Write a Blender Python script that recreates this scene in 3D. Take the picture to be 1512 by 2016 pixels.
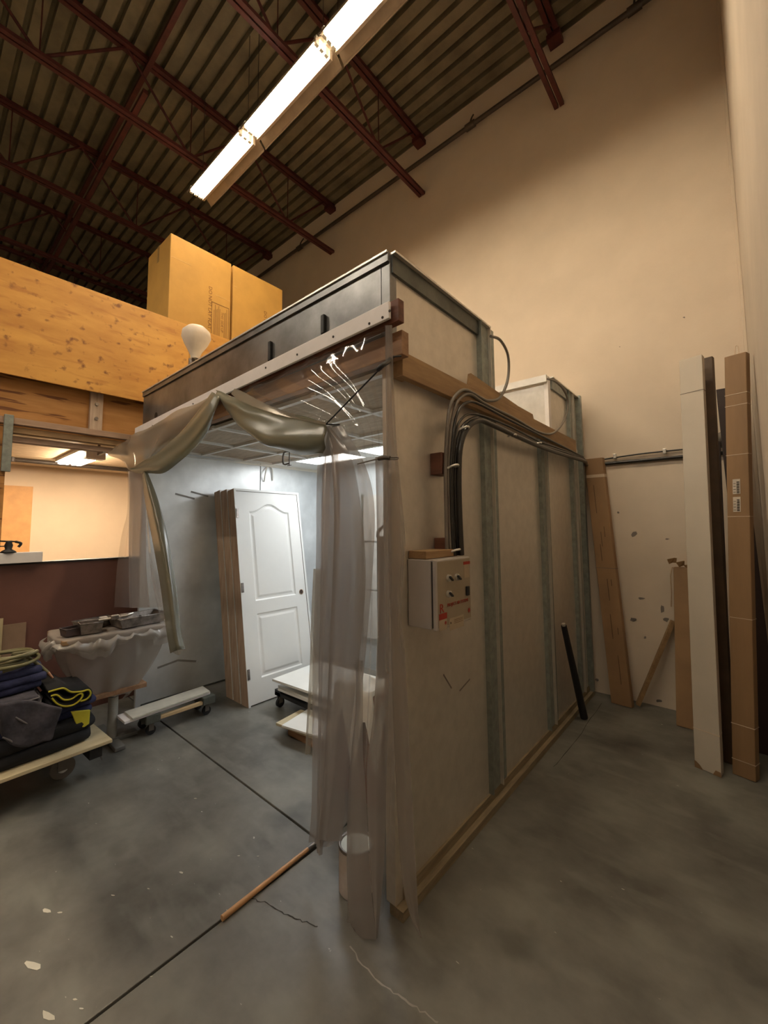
import bpy, bmesh, math, random
from mathutils import Vector, Matrix, noise
for o in list(bpy.data.objects): bpy.data.objects.remove(o, do_unlink=True)
S = bpy.context.scene; COL = S.collection
R = math.radians; PI = math.pi
random.seed(7)

# ------------------------------------------------------------------ camera
CAMZ = 1.62; FPX = 809.9; YAW = 0.72565; PIT = 0.0803; ROL = -0.00565; PX = 730.6; PY = 970.8
_f = Vector((-math.sin(YAW)*math.cos(PIT), math.cos(YAW)*math.cos(PIT), math.sin(PIT)))
_r = Vector((math.cos(YAW), math.sin(YAW), 0)); _u = _r.cross(_f)
_r2 = math.cos(ROL)*_r + math.sin(ROL)*_u; _u2 = -math.sin(ROL)*_r + math.cos(ROL)*_u
cd = bpy.data.cameras.new('camera'); cam = bpy.data.objects.new('camera', cd); COL.objects.link(cam)
cd.sensor_fit = 'VERTICAL'; cd.sensor_height = 36; cd.lens = FPX/2016*36
cd.shift_x = (756-PX)/2016; cd.shift_y = -(1008-PY)/2016; cd.clip_start = 0.05
m = Matrix(((_r2.x, _u2.x, -_f.x), (_r2.y, _u2.y, -_f.y), (_r2.z, _u2.z, -_f.z)))
cam.matrix_world = Matrix.Translation((0, 0, CAMZ)) @ m.to_4x4()
S.camera = cam

def W(u, v, ax, c):                       # survey helper: where the sight line of a photo pixel meets a real plane
    d = _r2*((u-PX)/FPX) + _u2*(-(v-PY)/FPX) + _f
    i = 'xyz'.index(ax); o = Vector((0, 0, CAMZ))
    p = o + d*((c-o[i])/d[i]); return p

# ------------------------------------------------------------------ light and exposure
w = bpy.data.worlds.new('world'); S.world = w; w.use_nodes = True
w.node_tree.nodes['Background'].inputs[0].default_value = (0.02, 0.018, 0.015, 1)
w.node_tree.nodes['Background'].inputs[1].default_value = 0.3
S.view_settings.view_transform = 'Standard'; S.view_settings.look = 'None'
S.view_settings.gamma = 1; S.view_settings.use_curve_mapping = False
S.view_settings.exposure = 0.5
TUBE = ((1.0, 0.82, 0.57), 56)
TUBE2 = ((1.0, 0.90, 0.74), 60)           # whiter tubes of the unseen row added for fill            # the hall's fluorescent tubes (colour, strength)
BOOTH = ((0.95, 0.98, 1.0), 11.5)           # the white ceiling panels inside the booth
ROOM = ((1.0, 0.78, 0.55), 85)            # the fixture in the room under the mezzanine

# ------------------------------------------------------------------ helpers
class MB:
    def __init__(s): s.v = []; s.f = []; s.sm = []
    def add(s, vs, fs, smooth=False):
        b = len(s.v); s.v += [tuple(x) for x in vs]; s.f += [tuple(b+i for i in f) for f in fs]; s.sm += [smooth]*len(fs); return s
    def box(s, x0, x1, y0, y1, z0, z1, M=None):
        vs = [Vector((x, y, z)) for x in (x0, x1) for y in (y0, y1) for z in (z0, z1)]
        if M: vs = [M @ p for p in vs]
        return s.add(vs, [(0,1,3,2), (4,6,7,5), (0,4,5,1), (2,3,7,6), (0,2,6,4), (1,5,7,3)])
    def quadbox(s, pts, dv):              # prism: polygon pts extruded by dv
        n = len(pts); P = [Vector(p) for p in pts]; dv = Vector(dv)
        return s.add(P+[p+dv for p in P], [tuple(range(n))[::-1], tuple(range(n, 2*n))]+[(i, (i+1)%n, (i+1)%n+n, i+n) for i in range(n)])
    def bar(s, a, b, w, h, up=(0, 0, 1)):
        a = Vector(a); b = Vector(b); d = (b-a); L = d.length; d.normalize(); up = Vector(up)
        if abs(d.dot(up)) > .98: up = Vector((0, 1, 0)) if abs(d.y) < .9 else Vector((1, 0, 0))
        sd = d.cross(up).normalized(); u2 = sd.cross(d)
        vs = [p + sd*(i*w/2) + u2*(j*h/2) for p in (a, b) for i in (-1, 1) for j in (-1, 1)]
        return s.add(vs, [(0,1,3,2), (4,6,7,5), (0,4,5,1), (2,3,7,6), (0,2,6,4), (1,5,7,3)])
    def cyl(s, a, b, r, r2=None, n=16, cap=True, smooth=True):
        a = Vector(a); b = Vector(b); r2 = r if r2 is None else r2
        d = (b-a).normalized(); up = Vector((0, 0, 1)) if abs(d.z) < .9 else Vector((1, 0, 0))
        e = d.cross(up).normalized(); g = d.cross(e)
        vs = [p + (e*math.cos(2*PI*i/n)+g*math.sin(2*PI*i/n))*rr for p, rr in ((a, r), (b, r2)) for i in range(n)]
        s.add(vs, [(i, (i+1)%n, (i+1)%n+n, i+n) for i in range(n)], smooth)
        if cap: s.add(vs, [tuple(range(n))[::-1], tuple(range(n, 2*n))])
        return s
    def lathe(s, c, prof, n=24, M=None):
        vs = [Vector((r*math.cos(2*PI*i/n), r*math.sin(2*PI*i/n), z)) for r, z in prof for i in range(n)]
        if M: vs = [M @ p for p in vs]
        vs = [p+Vector(c) for p in vs]
        return s.add(vs, [(k*n+i, k*n+(i+1)%n, (k+1)*n+(i+1)%n, (k+1)*n+i) for k in range(len(prof)-1) for i in range(n)], True)
    def tube(s, pts, r, n=8, sub=6):
        P = spline(pts, sub) if sub > 1 else [Vector(p) for p in pts]
        prev = None; vs = []
        for i, p in enumerate(P):
            d = (P[min(i+1, len(P)-1)]-P[max(i-1, 0)]).normalized()
            if prev is None:
                up = Vector((0, 0, 1)) if abs(d.z) < .9 else Vector((1, 0, 0)); e = d.cross(up).normalized()
            else: e = (prev - d*prev.dot(d)).normalized()
            prev = e; g = d.cross(e)
            vs += [p+(e*math.cos(2*PI*k/n)+g*math.sin(2*PI*k/n))*r for k in range(n)]
        m = len(P)
        s.add(vs, [(k*n+i, k*n+(i+1)%n, (k+1)*n+(i+1)%n, (k+1)*n+i) for k in range(m-1) for i in range(n)], True)
        s.add(vs, [tuple(range(n))[::-1], tuple(range((m-1)*n, m*n))]); return s
    def obj(s, name, mat, parent=None, bevel=0):
        me = bpy.data.meshes.new(name); me.from_pydata(s.v, [], s.f); me.materials.append(mat)
        me.polygons.foreach_set('use_smooth', s.sm)
        bm = bmesh.new(); bm.from_mesh(me); bmesh.ops.recalc_face_normals(bm, faces=bm.faces)
        if bevel:
            bmesh.ops.remove_doubles(bm, verts=bm.verts, dist=1e-6)
            ed = [e for e in bm.edges if len(e.link_faces) == 2 and e.calc_face_angle(0) > .6]
            bmesh.ops.bevel(bm, geom=ed, offset=bevel, segments=2, profile=.5, affect='EDGES')
        bm.to_mesh(me); bm.free()
        o = bpy.data.objects.new(name, me); COL.objects.link(o)
        if parent: o.parent = parent; o.matrix_parent_inverse = parent.matrix_world.inverted()
        return o

def spline(pts, sub=8):
    P = [Vector(p) for p in pts]; out = []
    for i in range(len(P)-1):
        a = P[max(i-1, 0)]; b = P[i]; c = P[i+1]; d = P[min(i+2, len(P)-1)]
        for k in range(sub):
            t = k/sub; out.append(.5*((2*b)+(-a+c)*t+(2*a-5*b+4*c-d)*t*t+(-a+3*b-3*c+d)*t**3))
    out.append(P[-1]); return out
def resample(pts, n):
    P = spline(pts, 12); L = [0]
    for i in range(1, len(P)): L.append(L[-1]+(P[i]-P[i-1]).length)
    out = []; j = 0
    for k in range(n):
        t = L[-1]*k/(n-1)
        while j < len(P)-2 and L[j+1] < t: j += 1
        q = (t-L[j])/max(L[j+1]-L[j], 1e-9); out.append(P[j].lerp(P[j+1], min(max(q, 0), 1)))
    return out

def tag(o, label, cat, group=None, kind=None):
    o['label'] = label; o['category'] = cat
    if group: o['group'] = group
    if kind: o['kind'] = kind
    return o
def thing(name, label, cat, loc, group=None):
    o = bpy.data.objects.new(name, None); COL.objects.link(o); o.empty_display_size = .1; o.location = loc
    o.matrix_world = Matrix.Translation(loc); return tag(o, label, cat, group)
def struct(o): o['kind'] = 'structure'; return o
def sempty(name, loc=(0, 0, 0)):
    o = bpy.data.objects.new(name, None); COL.objects.link(o); o.empty_display_size = .1; o.location = loc
    o.matrix_world = Matrix.Translation(loc); o['kind'] = 'structure'; return o
def grid(name, rows, mat, parent=None, n=60, m=40, ripple=None, thick=0):
    R_ = [resample(r, n) for r in rows]
    cols = [resample([r[i] for r in R_], m) for i in range(n)]
    vs = []
    for j in range(m):
        for i in range(n):
            p = cols[i][j].copy(); a = i/(n-1); b = j/(m-1)
            if ripple: p += Vector(ripple(a, b))
            p.z = max(p.z, .004); vs.append(p)
    fs = [(j*n+i, j*n+i+1, (j+1)*n+i+1, (j+1)*n+i) for j in range(m-1) for i in range(n-1)]
    o = MB().add(vs, fs, True).obj(name, mat, parent)
    if thick:
        md = o.modifiers.new('s', 'SOLIDIFY'); md.thickness = thick
    return o
def text(s, size, M, mat, parent, name='lettering', sx=1.0, depth=.0006):
    c = bpy.data.curves.new(name, 'FONT'); c.body = s; c.size = size; c.extrude = depth; c.resolution_u = 2
    t = bpy.data.objects.new('t', c); COL.objects.link(t)
    dg = bpy.context.evaluated_depsgraph_get(); me = bpy.data.meshes.new_from_object(t.evaluated_get(dg))
    bpy.data.objects.remove(t); me.materials.clear(); me.materials.append(mat)
    me.transform(M @ Matrix.Diagonal((sx, 1, 1, 1)))
    o = bpy.data.objects.new(name, me); COL.objects.link(o)
    if parent: o.parent = parent; o.matrix_parent_inverse = parent.matrix_world.inverted()
    return o
def frame(o, ex, ey):                       # matrix whose x/y axes are ex, ey at o
    ex = Vector(ex).normalized(); ey = Vector(ey).normalized(); ez = ex.cross(ey)
    return Matrix(((ex.x, ey.x, ez.x, o[0]), (ex.y, ey.y, ez.y, o[1]), (ex.z, ey.z, ez.z, o[2]), (0, 0, 0, 1)))

# ------------------------------------------------------------------ materials
def mat(name, col, rough=.6, metal=0, **k):
    m = bpy.data.materials.new(name); m.use_nodes = True; nt = m.node_tree; b = nt.nodes['Principled BSDF']
    b.inputs['Base Color'].default_value = (*col, 1); b.inputs['Roughness'].default_value = rough; b.inputs['Metallic'].default_value = metal
    if 'spec' in k: b.inputs['Specular IOR Level'].default_value = k['spec']
    tc = nt.nodes.new('ShaderNodeTexCoord'); mp = nt.nodes.new('ShaderNodeMapping'); nt.links.new(tc.outputs['Object'], mp.inputs[0])
    mp.inputs['Scale'].default_value = k.get('stretch', (1, 1, 1))
    var = k.get('var', .12); sc = k.get('scale', 6); col2 = k.get('col2')
    n = nt.nodes.new('ShaderNodeTexNoise'); n.inputs['Scale'].default_value = sc; n.inputs['Detail'].default_value = k.get('detail', 5)
    n.inputs['Roughness'].default_value = .6
    nt.links.new(mp.outputs[0], n.inputs['Vector'])
    cr = nt.nodes.new('ShaderNodeValToRGB'); lo, hi = k.get('range', (.35, .65))
    cr.color_ramp.elements[0].position = lo; cr.color_ramp.elements[1].position = hi
    c2 = col2 or tuple(min(c*(1+var), 1) for c in col); c1 = col if col2 else tuple(c*(1-var) for c in col)
    cr.color_ramp.elements[0].color = (*c1, 1); cr.color_ramp.elements[1].color = (*c2, 1)
    nt.links.new(n.outputs['Fac'], cr.inputs[0]); nt.links.new(cr.outputs[0], b.inputs['Base Color'])
    if k.get('bump', .1):
        n2 = nt.nodes.new('ShaderNodeTexNoise'); n2.inputs['Scale'].default_value = k.get('bscale', 60); nt.links.new(mp.outputs[0], n2.inputs['Vector'])
        bp = nt.nodes.new('ShaderNodeBump'); bp.inputs['Strength'].default_value = k.get('bump', .1); bp.inputs['Distance'].default_value = k.get('bdist', .005)
        nt.links.new(n2.outputs['Fac'], bp.inputs['Height']); nt.links.new(bp.outputs[0], b.inputs['Normal'])
    if 'rvar' in k:
        mr = nt.nodes.new('ShaderNodeMapRange'); mr.inputs[3].default_value = rough-k['rvar']; mr.inputs[4].default_value = rough+k['rvar']
        n3 = nt.nodes.new('ShaderNodeTexNoise'); n3.inputs['Scale'].default_value = k.get('rscale', 2.5); n3.inputs['Detail'].default_value = 4
        nt.links.new(mp.outputs[0], n3.inputs['Vector']); nt.links.new(n3.outputs['Fac'], mr.inputs[0]); nt.links.new(mr.outputs[0], b.inputs['Roughness'])
    m['cr'] = 1; return m
def spots(m, scale, thr, col, stretch=(1, 1, 1), soft=.04):   # sparse marks over the existing colour
    nt = m.node_tree; b = nt.nodes['Principled BSDF']; src = b.inputs['Base Color'].links[0].from_socket
    tc = nt.nodes.new('ShaderNodeTexCoord'); mp = nt.nodes.new('ShaderNodeMapping'); mp.inputs['Scale'].default_value = stretch
    nt.links.new(tc.outputs['Object'], mp.inputs[0])
    nz = nt.nodes.new('ShaderNodeTexNoise'); nz.inputs['Scale'].default_value = scale; nz.inputs['Detail'].default_value = 3
    nt.links.new(mp.outputs[0], nz.inputs['Vector'])
    r = nt.nodes.new('ShaderNodeValToRGB'); r.color_ramp.elements[0].position = thr; r.color_ramp.elements[1].position = thr+soft
    nt.links.new(nz.outputs['Fac'], r.inputs[0])
    mx = nt.nodes.new('ShaderNodeMixRGB'); nt.links.new(r.outputs[0], mx.inputs[0]); nt.links.new(src, mx.inputs[1]); mx.inputs[2].default_value = (*col, 1)
    nt.links.new(mx.outputs[0], b.inputs['Base Color']); return m
def emit(name, col, st):
    m = bpy.data.materials.new(name); m.use_nodes = True; nt = m.node_tree; nt.nodes.clear()
    e = nt.nodes.new('ShaderNodeEmission'); e.inputs[0].default_value = (*col, 1); e.inputs[1].default_value = st
    o = nt.nodes.new('ShaderNodeOutputMaterial'); nt.links.new(e.outputs[0], o.inputs[0]); return m
def vinyl(name, tint, haze, hcol, edge=.5, rough=.12):
    m = bpy.data.materials.new(name); m.use_nodes = True; nt = m.node_tree; nt.nodes.clear(); L = nt.links
    o = nt.nodes.new('ShaderNodeOutputMaterial'); tr = nt.nodes.new('ShaderNodeBsdfTransparent'); tr.inputs[0].default_value = (*tint, 1)
    df = nt.nodes.new('ShaderNodeBsdfDiffuse'); df.inputs[0].default_value = (*hcol, 1)
    tl = nt.nodes.new('ShaderNodeBsdfTranslucent'); tl.inputs[0].default_value = (*hcol, 1)
    md = nt.nodes.new('ShaderNodeMixShader'); md.inputs[0].default_value = .5; L.new(df.outputs[0], md.inputs[1]); L.new(tl.outputs[0], md.inputs[2])
    lw = nt.nodes.new('ShaderNodeLayerWeight'); lw.inputs[0].default_value = .35
    pw = nt.nodes.new('ShaderNodeMath'); pw.operation = 'MULTIPLY_ADD'; pw.inputs[1].default_value = edge; pw.inputs[2].default_value = haze
    pw.use_clamp = True
    L.new(lw.outputs['Facing'], pw.inputs[0])
    m1 = nt.nodes.new('ShaderNodeMixShader'); L.new(pw.outputs[0], m1.inputs[0]); L.new(tr.outputs[0], m1.inputs[1]); L.new(md.outputs[0], m1.inputs[2])
    gl = nt.nodes.new('ShaderNodeBsdfGlossy'); gl.inputs['Roughness'].default_value = rough; gl.inputs[0].default_value = (1, 1, 1, 1)
    pf = nt.nodes.new('ShaderNodeMath'); pf.operation = 'POWER'; pf.inputs[1].default_value = 4.0; lw2 = nt.nodes.new('ShaderNodeLayerWeight'); lw2.inputs[0].default_value = .5
    L.new(lw2.outputs['Facing'], pf.inputs[0]); fr = nt.nodes.new('ShaderNodeMath'); fr.operation = 'MULTIPLY_ADD'; fr.inputs[1].default_value = .45; fr.inputs[2].default_value = .045
    L.new(pf.outputs[0], fr.inputs[0])
    n = nt.nodes.new('ShaderNodeTexNoise'); n.inputs['Scale'].default_value = 9; n.inputs['Detail'].default_value = 2
    tc = nt.nodes.new('ShaderNodeTexCoord'); L.new(tc.outputs['Object'], n.inputs['Vector'])
    bp = nt.nodes.new('ShaderNodeBump'); bp.inputs['Strength'].default_value = .12; bp.inputs['Distance'].default_value = .01
    L.new(n.outputs['Fac'], bp.inputs['Height']); L.new(bp.outputs[0], gl.inputs['Normal'])
    m2 = nt.nodes.new('ShaderNodeMixShader'); L.new(fr.outputs[0], m2.inputs[0]); L.new(m1.outputs[0], m2.inputs[1]); L.new(gl.outputs[0], m2.inputs[2])
    L.new(m2.outputs[0], o.inputs[0]); return m

FLOOR = mat('concrete', (.066, .063, .055), .40, scale=2.0, col2=(.235, .23, .205), range=(.28, .74), detail=8, bump=.12, bscale=25, rvar=.12, spec=.4)
spots(FLOOR, 7, .52, (.21, .21, .185), (.5, 1.3, 1), .35); spots(FLOOR, 45, .74, (.5, .48, .42), (.5, 1, 1)); spots(FLOOR, 2.2, .60, (.05, .05, .042), (1, 1, 1), .2)
JOINT = mat('joint_filler', (.012, .012, .011), .9)
CREAM = mat('cream_wall', (.66, .56, .45), .8, var=.04, scale=2, bump=.12, bscale=90)
RWALL = mat('right_wall_paint', (.60, .53, .45), .75, var=.05, scale=2, bump=.15, bscale=70)
TANW = mat('mezzanine_room_paint', (.72, .58, .42), .8, var=.03, scale=2)
MAROON = mat('maroon_wall', (.15, .065, .048), .6, var=.1, scale=3)
DECK = mat('roof_deck', (.17, .14, .09), .55, .1, var=.25, scale=3)
DECK2 = mat('lower_deck', (.72, .55, .36), .6, var=.05)
REDST = mat('red_oxide_steel', (.075, .014, .011), .6, var=.25, scale=8)
DARKST = mat('dark_pipe', (.05, .035, .025), .5, var=.2)
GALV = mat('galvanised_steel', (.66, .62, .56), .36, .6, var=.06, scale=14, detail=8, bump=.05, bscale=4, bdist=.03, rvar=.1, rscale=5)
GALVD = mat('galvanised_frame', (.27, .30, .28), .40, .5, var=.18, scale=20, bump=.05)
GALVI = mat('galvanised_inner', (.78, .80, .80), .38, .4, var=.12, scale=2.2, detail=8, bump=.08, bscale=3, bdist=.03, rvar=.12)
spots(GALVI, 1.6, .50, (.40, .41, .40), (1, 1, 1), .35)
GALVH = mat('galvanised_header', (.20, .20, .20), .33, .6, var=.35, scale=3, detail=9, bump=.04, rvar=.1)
WHITEB = mat('white_painted_board', (.80, .77, .76), .55, var=.05, bump=.05)
WHITE = mat('white_paint', (.80, .80, .76), .45, var=.02, bump=.0)
WHITED = mat('white_door_paint', (.80, .80, .77), .4, var=.01, bump=.0)
OFFW = mat('offwhite_filter', (.50, .42, .32), .9, var=.15, scale=9, stretch=(1, 5, 1))
PINE = mat('pine', (.24, .14, .065), .6, col2=(.36, .23, .11), scale=3, stretch=(8, 1, 8), detail=6, bump=.1)
PINEX = mat('pine_lengthwise', (.22, .115, .06), .6, col2=(.34, .20, .11), scale=3, stretch=(1, 8, 8), detail=6, bump=.1)
PINEZ = mat('pine_upright', (.38, .27, .19), .6, col2=(.54, .42, .32), scale=3, stretch=(8, 8, .8), detail=6, bump=.1)
DKWOOD = mat('reddish_wood', (.13, .05, .03), .6, scale=3, var=.3, stretch=(1, 8, 8))
PLY = mat('fir_plywood', (.48, .215, .035), .55, col2=(.64, .33, .065), scale=2.2, stretch=(1, .7, 2.5), detail=8, bump=.08)
spots(PLY, 13, .60, (.22, .08, .018), (1, .9, 1.0), .12); spots(PLY, 9, .56, (.42, .17, .03), (1, .35, 2), .2)
PLY2 = mat('rough_plywood', (.38, .17, .04), .6, col2=(.52, .26, .08), scale=2.5, stretch=(1, .7, 5), detail=8)
spots(PLY2, 8, .58, (.17, .06, .015), (1, .25, 3))
PLY3 = mat('pale_plywood', (.50, .42, .26), .55, col2=(.60, .52, .34), scale=3, stretch=(6, 1, 6))
CARD = mat('cardboard', (.50, .27, .055), .75, var=.08, scale=3, bump=.06, bscale=30)
CARD2 = mat('brown_carton', (.26, .155, .075), .6, var=.12, scale=3, stretch=(3, 3, .4))
CARD3 = mat('tall_carton', (.30, .18, .09), .7, var=.12, scale=3)
CARDD = mat('dark_carton', (.07, .04, .02), .6, var=.2)
ESP = mat('espresso_board', (.018, .006, .004), .6, var=.3)
REDB = mat('dark_red_board', (.07, .012, .01), .6)
INKP = mat('faded_print', (.13, .075, .04), .8)
INK = mat('ink', (.19, .085, .02), .8, var=.1)
INKD = mat('dark_ink', (.03, .02, .015), .7)
REDINK = mat('red_print', (.30, .025, .015), .6, var=.1)
BLACK = mat('black_rubber', (.012, .012, .013), .5, var=.3)
BLKC = mat('black_conduit', (.02, .018, .016), .3, var=.2)
GREYC = mat('grey_conduit', (.16, .14, .12), .4, var=.1)
CHROME = mat('chrome', (.9, .88, .84), .3, .85, bump=0)
STEELD = mat('tarnished_steel', (.25, .22, .20), .4, .8, var=.4, scale=18)
ENAMEL = mat('grey_enamel', (.40, .37, .35), .5, var=.04, bump=.05)
BOXDOOR = mat('beige_enamel', (.30, .25, .18), .45, var=.05, bump=.05)
STICK = mat('sticker', (.42, .34, .24), .6, var=.05)
NAVY = mat('navy_quilt', (.012, .016, .055), .9, col2=(.03, .035, .10), scale=10, bump=.5, bscale=18, bdist=.02)
CHARC = mat('charcoal_quilt', (.035, .034, .045), .9, col2=(.07, .065, .085), scale=12, bump=.5, bscale=18, bdist=.02)
BLKQ = mat('black_quilt', (.008, .008, .010), .9, bump=.4, bscale=20, bdist=.01)
YEL = mat('yellow_binding', (.50, .46, .03), .7)
OLIVE = mat('olive_hose', (.14, .13, .06), .45, var=.15)
COPPER = mat('copper', (.7, .35, .2), .3, .9)
PLAST = vinyl('plastic_drape', (.9, .88, .85), .6, (.62, .59, .55), .4, .25)
V_CLEAR = vinyl('clear_vinyl', (.96, .94, .91), .035, (.62, .56, .50), .35, .06)
V_HAZE = vinyl('hazy_vinyl', (.90, .87, .84), .5, (.33, .295, .27), .45, .2)
V_OLIVE = vinyl('rolled_vinyl', (.85, .84, .74), .62, (.27, .26, .19), .35, .25)
V_TAN = vinyl('yellowed_vinyl', (.9, .85, .76), .45, (.34, .29, .22), .4, .25)
BAG = mat('white_bag', (.72, .62, .50), .6, var=.08)
CARPET = mat('grey_carpet', (.09, .095, .08), .95, bump=.5, bscale=80)
TUBEM = emit('tube_glow', *TUBE); TUBEM2 = emit('tube_glow_fill', *TUBE2); BOOTHM = emit('booth_panel_glow', *BOOTH); ROOMM = emit('room_lamp_glow', *ROOM)
HOODW = mat('white_reflector', (.42, .34, .26), .4, bump=0)

# ------------------------------------------------------------------ setting
XR = .148; YB = 4.56; ZD = 7.1; XL = -14; YF = -7
FB = sempty('floor')
MB().box(XL, XR, YF, YB, -.30, -.02).obj('joint_bed', JOINT, FB)
g = .006
for x0, x1, y0, y1 in ((XL, -1.69-g, YF, 1.51-g), (XL, -1.69-g, 1.51+g, YB), (-1.69+g, XR, YF, YB)):
    MB().box(x0, x1, y0, y1, -.02, 0).obj('slab', FLOOR, FB, bevel=.003)
CRK = mat('crack_dark', (.04, .035, .03), .9); CRKL = mat('crack_pale', (.30, .29, .26), .9)
def crack(pix, w, mt):
    P = [W(u, v, 'z', 0) for u, v in pix]; Q = spline(P, 6); vs = []; rn = random.Random(3)
    for i, p in enumerate(Q):
        d = (Q[min(i+1, len(Q)-1)]-Q[max(i-1, 0)]).normalized(); s_ = Vector((-d.y, d.x, 0))
        p = p + s_*rn.uniform(-.006, .006); ww = w*rn.uniform(.5, 1.3)
        vs += [p-s_*ww+Vector((0, 0, .0008)), p+s_*ww+Vector((0, 0, .0008))]
    MB().add(vs, [(2*i, 2*i+1, 2*i+3, 2*i+2) for i in range(len(Q)-1)]).obj('crack', mt, FB)
crack([(496, 1768), (525, 1780), (560, 1800), (590, 1812), (625, 1825)], .0025, CRK)
crack([(690, 1862), (730, 1920), (775, 1955), (820, 1985), (862, 2014)], .003, CRKL)
crack([(1185, 1385), (1135, 1455), (1090, 1510)], .002, CRK)
for u, v, a in ((65, 1901, .05), (95, 2000, .035), (148, 1968, .01), (160, 1986, .01), (118, 1797, .012), (92, 1793, .03), (222, 1763, .01), (357, 1718, .014), (292, 1750, .008), (470, 1685, .007), (508, 1686, .007), (385, 1572, .01), (338, 1845, .008), (298, 1923, .006)):
    p = W(u, v, 'z', 0); an = random.uniform(.2, .9)
    c, s_ = math.cos(an), math.sin(an); pts = []
    for k in range(7):
        t = 2*PI*k/7; q = Vector((a*math.cos(t)*random.uniform(.7, 1.1), a*.3*math.sin(t)*random.uniform(.6, 1.2), 0))
        pts.append((p.x+q.x*c-q.y*s_, p.y+q.x*s_+q.y*c, .0003))
    MB().quadbox(pts, (0, 0, .001)).obj('paint_speck', mat('speck', (.55, .53, .45), .8) if 'speck' not in bpy.data.materials else bpy.data.materials['speck'], FB)

WB = sempty('wall_back', (0, YB, 0))
MB().box(XL, XR+.2, YB, YB+.2, -.3, ZD+.2).obj('wall_surface', CREAM, WB)
CHIP = mat('wall_chip', (.20, .17, .15), .9); 
for u, v, a, b in ((1248, 1051, 7, 8), (1314, 1061, 6, 2), (1263, 1178, 8, 3), (1247, 1220, 11, 5), (1304, 1198, 5, 11), (1312, 1220, 9, 6), (1297, 1380, 9, 4), (1217, 1009, 3, 3), (1270, 1255, 3, 3), (1220, 683, 2, 1), (1347, 625, 3, 2), (1175, 1338, 5, 4)):
    pts = []
    for k in range(9):
        t = 2*PI*k/9; rr = random.uniform(.45, .95); pts.append(W(u+a*rr*math.cos(t), v+b*rr*math.sin(t), 'y', YB-.0008))
    MB().quadbox(pts, (0, -.001, 0)).obj('chip', CHIP, WB)
WR = sempty('wall_right', (XR, 0, 0))
MB().box(XR, XR+.2, YF, YB+.1, -.3, ZD+.2).obj('wall_surface', RWALL, WR)
struct(MB().box(XR-.022, XR-.0005, YB-.03, YB-.0005, 0, ZD-.02).obj('trim_1', CREAM, None, bevel=.003))
struct(MB().box(XL-.2, XL, YF, YB+.2, -.3, ZD+.2).obj('wall_left', CREAM))
struct(MB().box(XL, XR+.2, YF-.2, YF, -.3, ZD+.2).obj('wall_front', CREAM))
# corrugated roof deck: flutes run along x
vs = []; prof = []; y = YF
while y < YB+.15:
    prof += [(y, ZD), (y+.11, ZD), (y+.12, ZD+.07), (y+.155, ZD+.07)]; y += .165
vs = [(XL, a, b) for a, b in prof]+[(XR+.1, a, b) for a, b in prof]; n = len(prof)
CE = MB().add(vs, [(i, i+1, i+1+n, i+n) for i in range(n-1)]).obj('ceiling', DECK); struct(CE)
md = CE.modifiers.new('s', 'SOLIDIFY'); md.thickness = .02; md.offset = 1

# open web joists, along y
def joist(x, label):
    J = thing('roof_joist', label, 'joist', (x, 0, 6.2), 'open web roof joists')
    yy0 = YF+.01
    m_ = MB(); m_.box(x-.055, x-.008, yy0, YB-.01, 7.045, 7.095).box(x+.008, x+.055, yy0, YB-.01, 7.045, 7.095)
    y_ = yy0+.3
    m_.obj('top_chord', REDST, J)
    m_ = MB(); m_.box(x-.05, x-.008, yy0, YB-.015, 6.235, 6.275).box(x+.008, x+.05, yy0, YB-.015, 6.235, 6.275); m_.obj('bottom_chord', REDST, J)
    y_ = YB-.95; k = 0
    while y_ > YF+.8:
        MB().cyl((x, y_, 6.25), (x, y_+.75, 7.06), .015, n=6).obj('web_rod', REDST, J)
        MB().cyl((x, y_, 6.25), (x, y_-.75, 7.06), .015, n=6).obj('web_rod', REDST, J)
        MB().cyl((x, y_, 6.25), (x, y_, 7.06), .007, n=6).obj('web_rod', REDST, J)
        y_ -= 1.5
    MB().box(x-.07, x+.07, YB-.14, YB-.001, 6.98, 7.045).obj('bearing_seat', REDST, J)
names = ['red steel roof joist nearest the right wall, its end at top right', 'red steel roof joist over the middle of the booth, ending above the fluorescent row',
 'red steel roof joist over the booth\'s left end, ending by the cartons', 'red steel roof joist just beyond the cartons, above the mezzanine',
 'red steel roof joist second beyond the cartons, above the mezzanine', 'red steel roof joist third beyond the cartons, far over the mezzanine', 'red steel roof joist furthest to the left over the mezzanine']
for i in range(7): joist(-1.21-1.835*i, names[i])
for k, (yy, zz) in enumerate(((1.58, 7.0), (1.45, 6.30))):
    tag(MB().bar((XL+.1, yy, zz), (-3.6 if k == 0 else -4.5, yy, zz), .05, .05).obj('joist_bridging', REDST), ('upper' if k == 0 else 'lower')+' dark red bridging angle running crosswise through the joists', 'beam', 'joist bridging angles')
tag(MB().bar((XL+.1, -2.2, 6.31), (XR-.05, -2.2, 6.31), .05, .05).obj('joist_bridging', REDST), 'dark red bridging angle nearer the viewer, resting on the bottom chords', 'beam', 'joist bridging angles')

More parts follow.
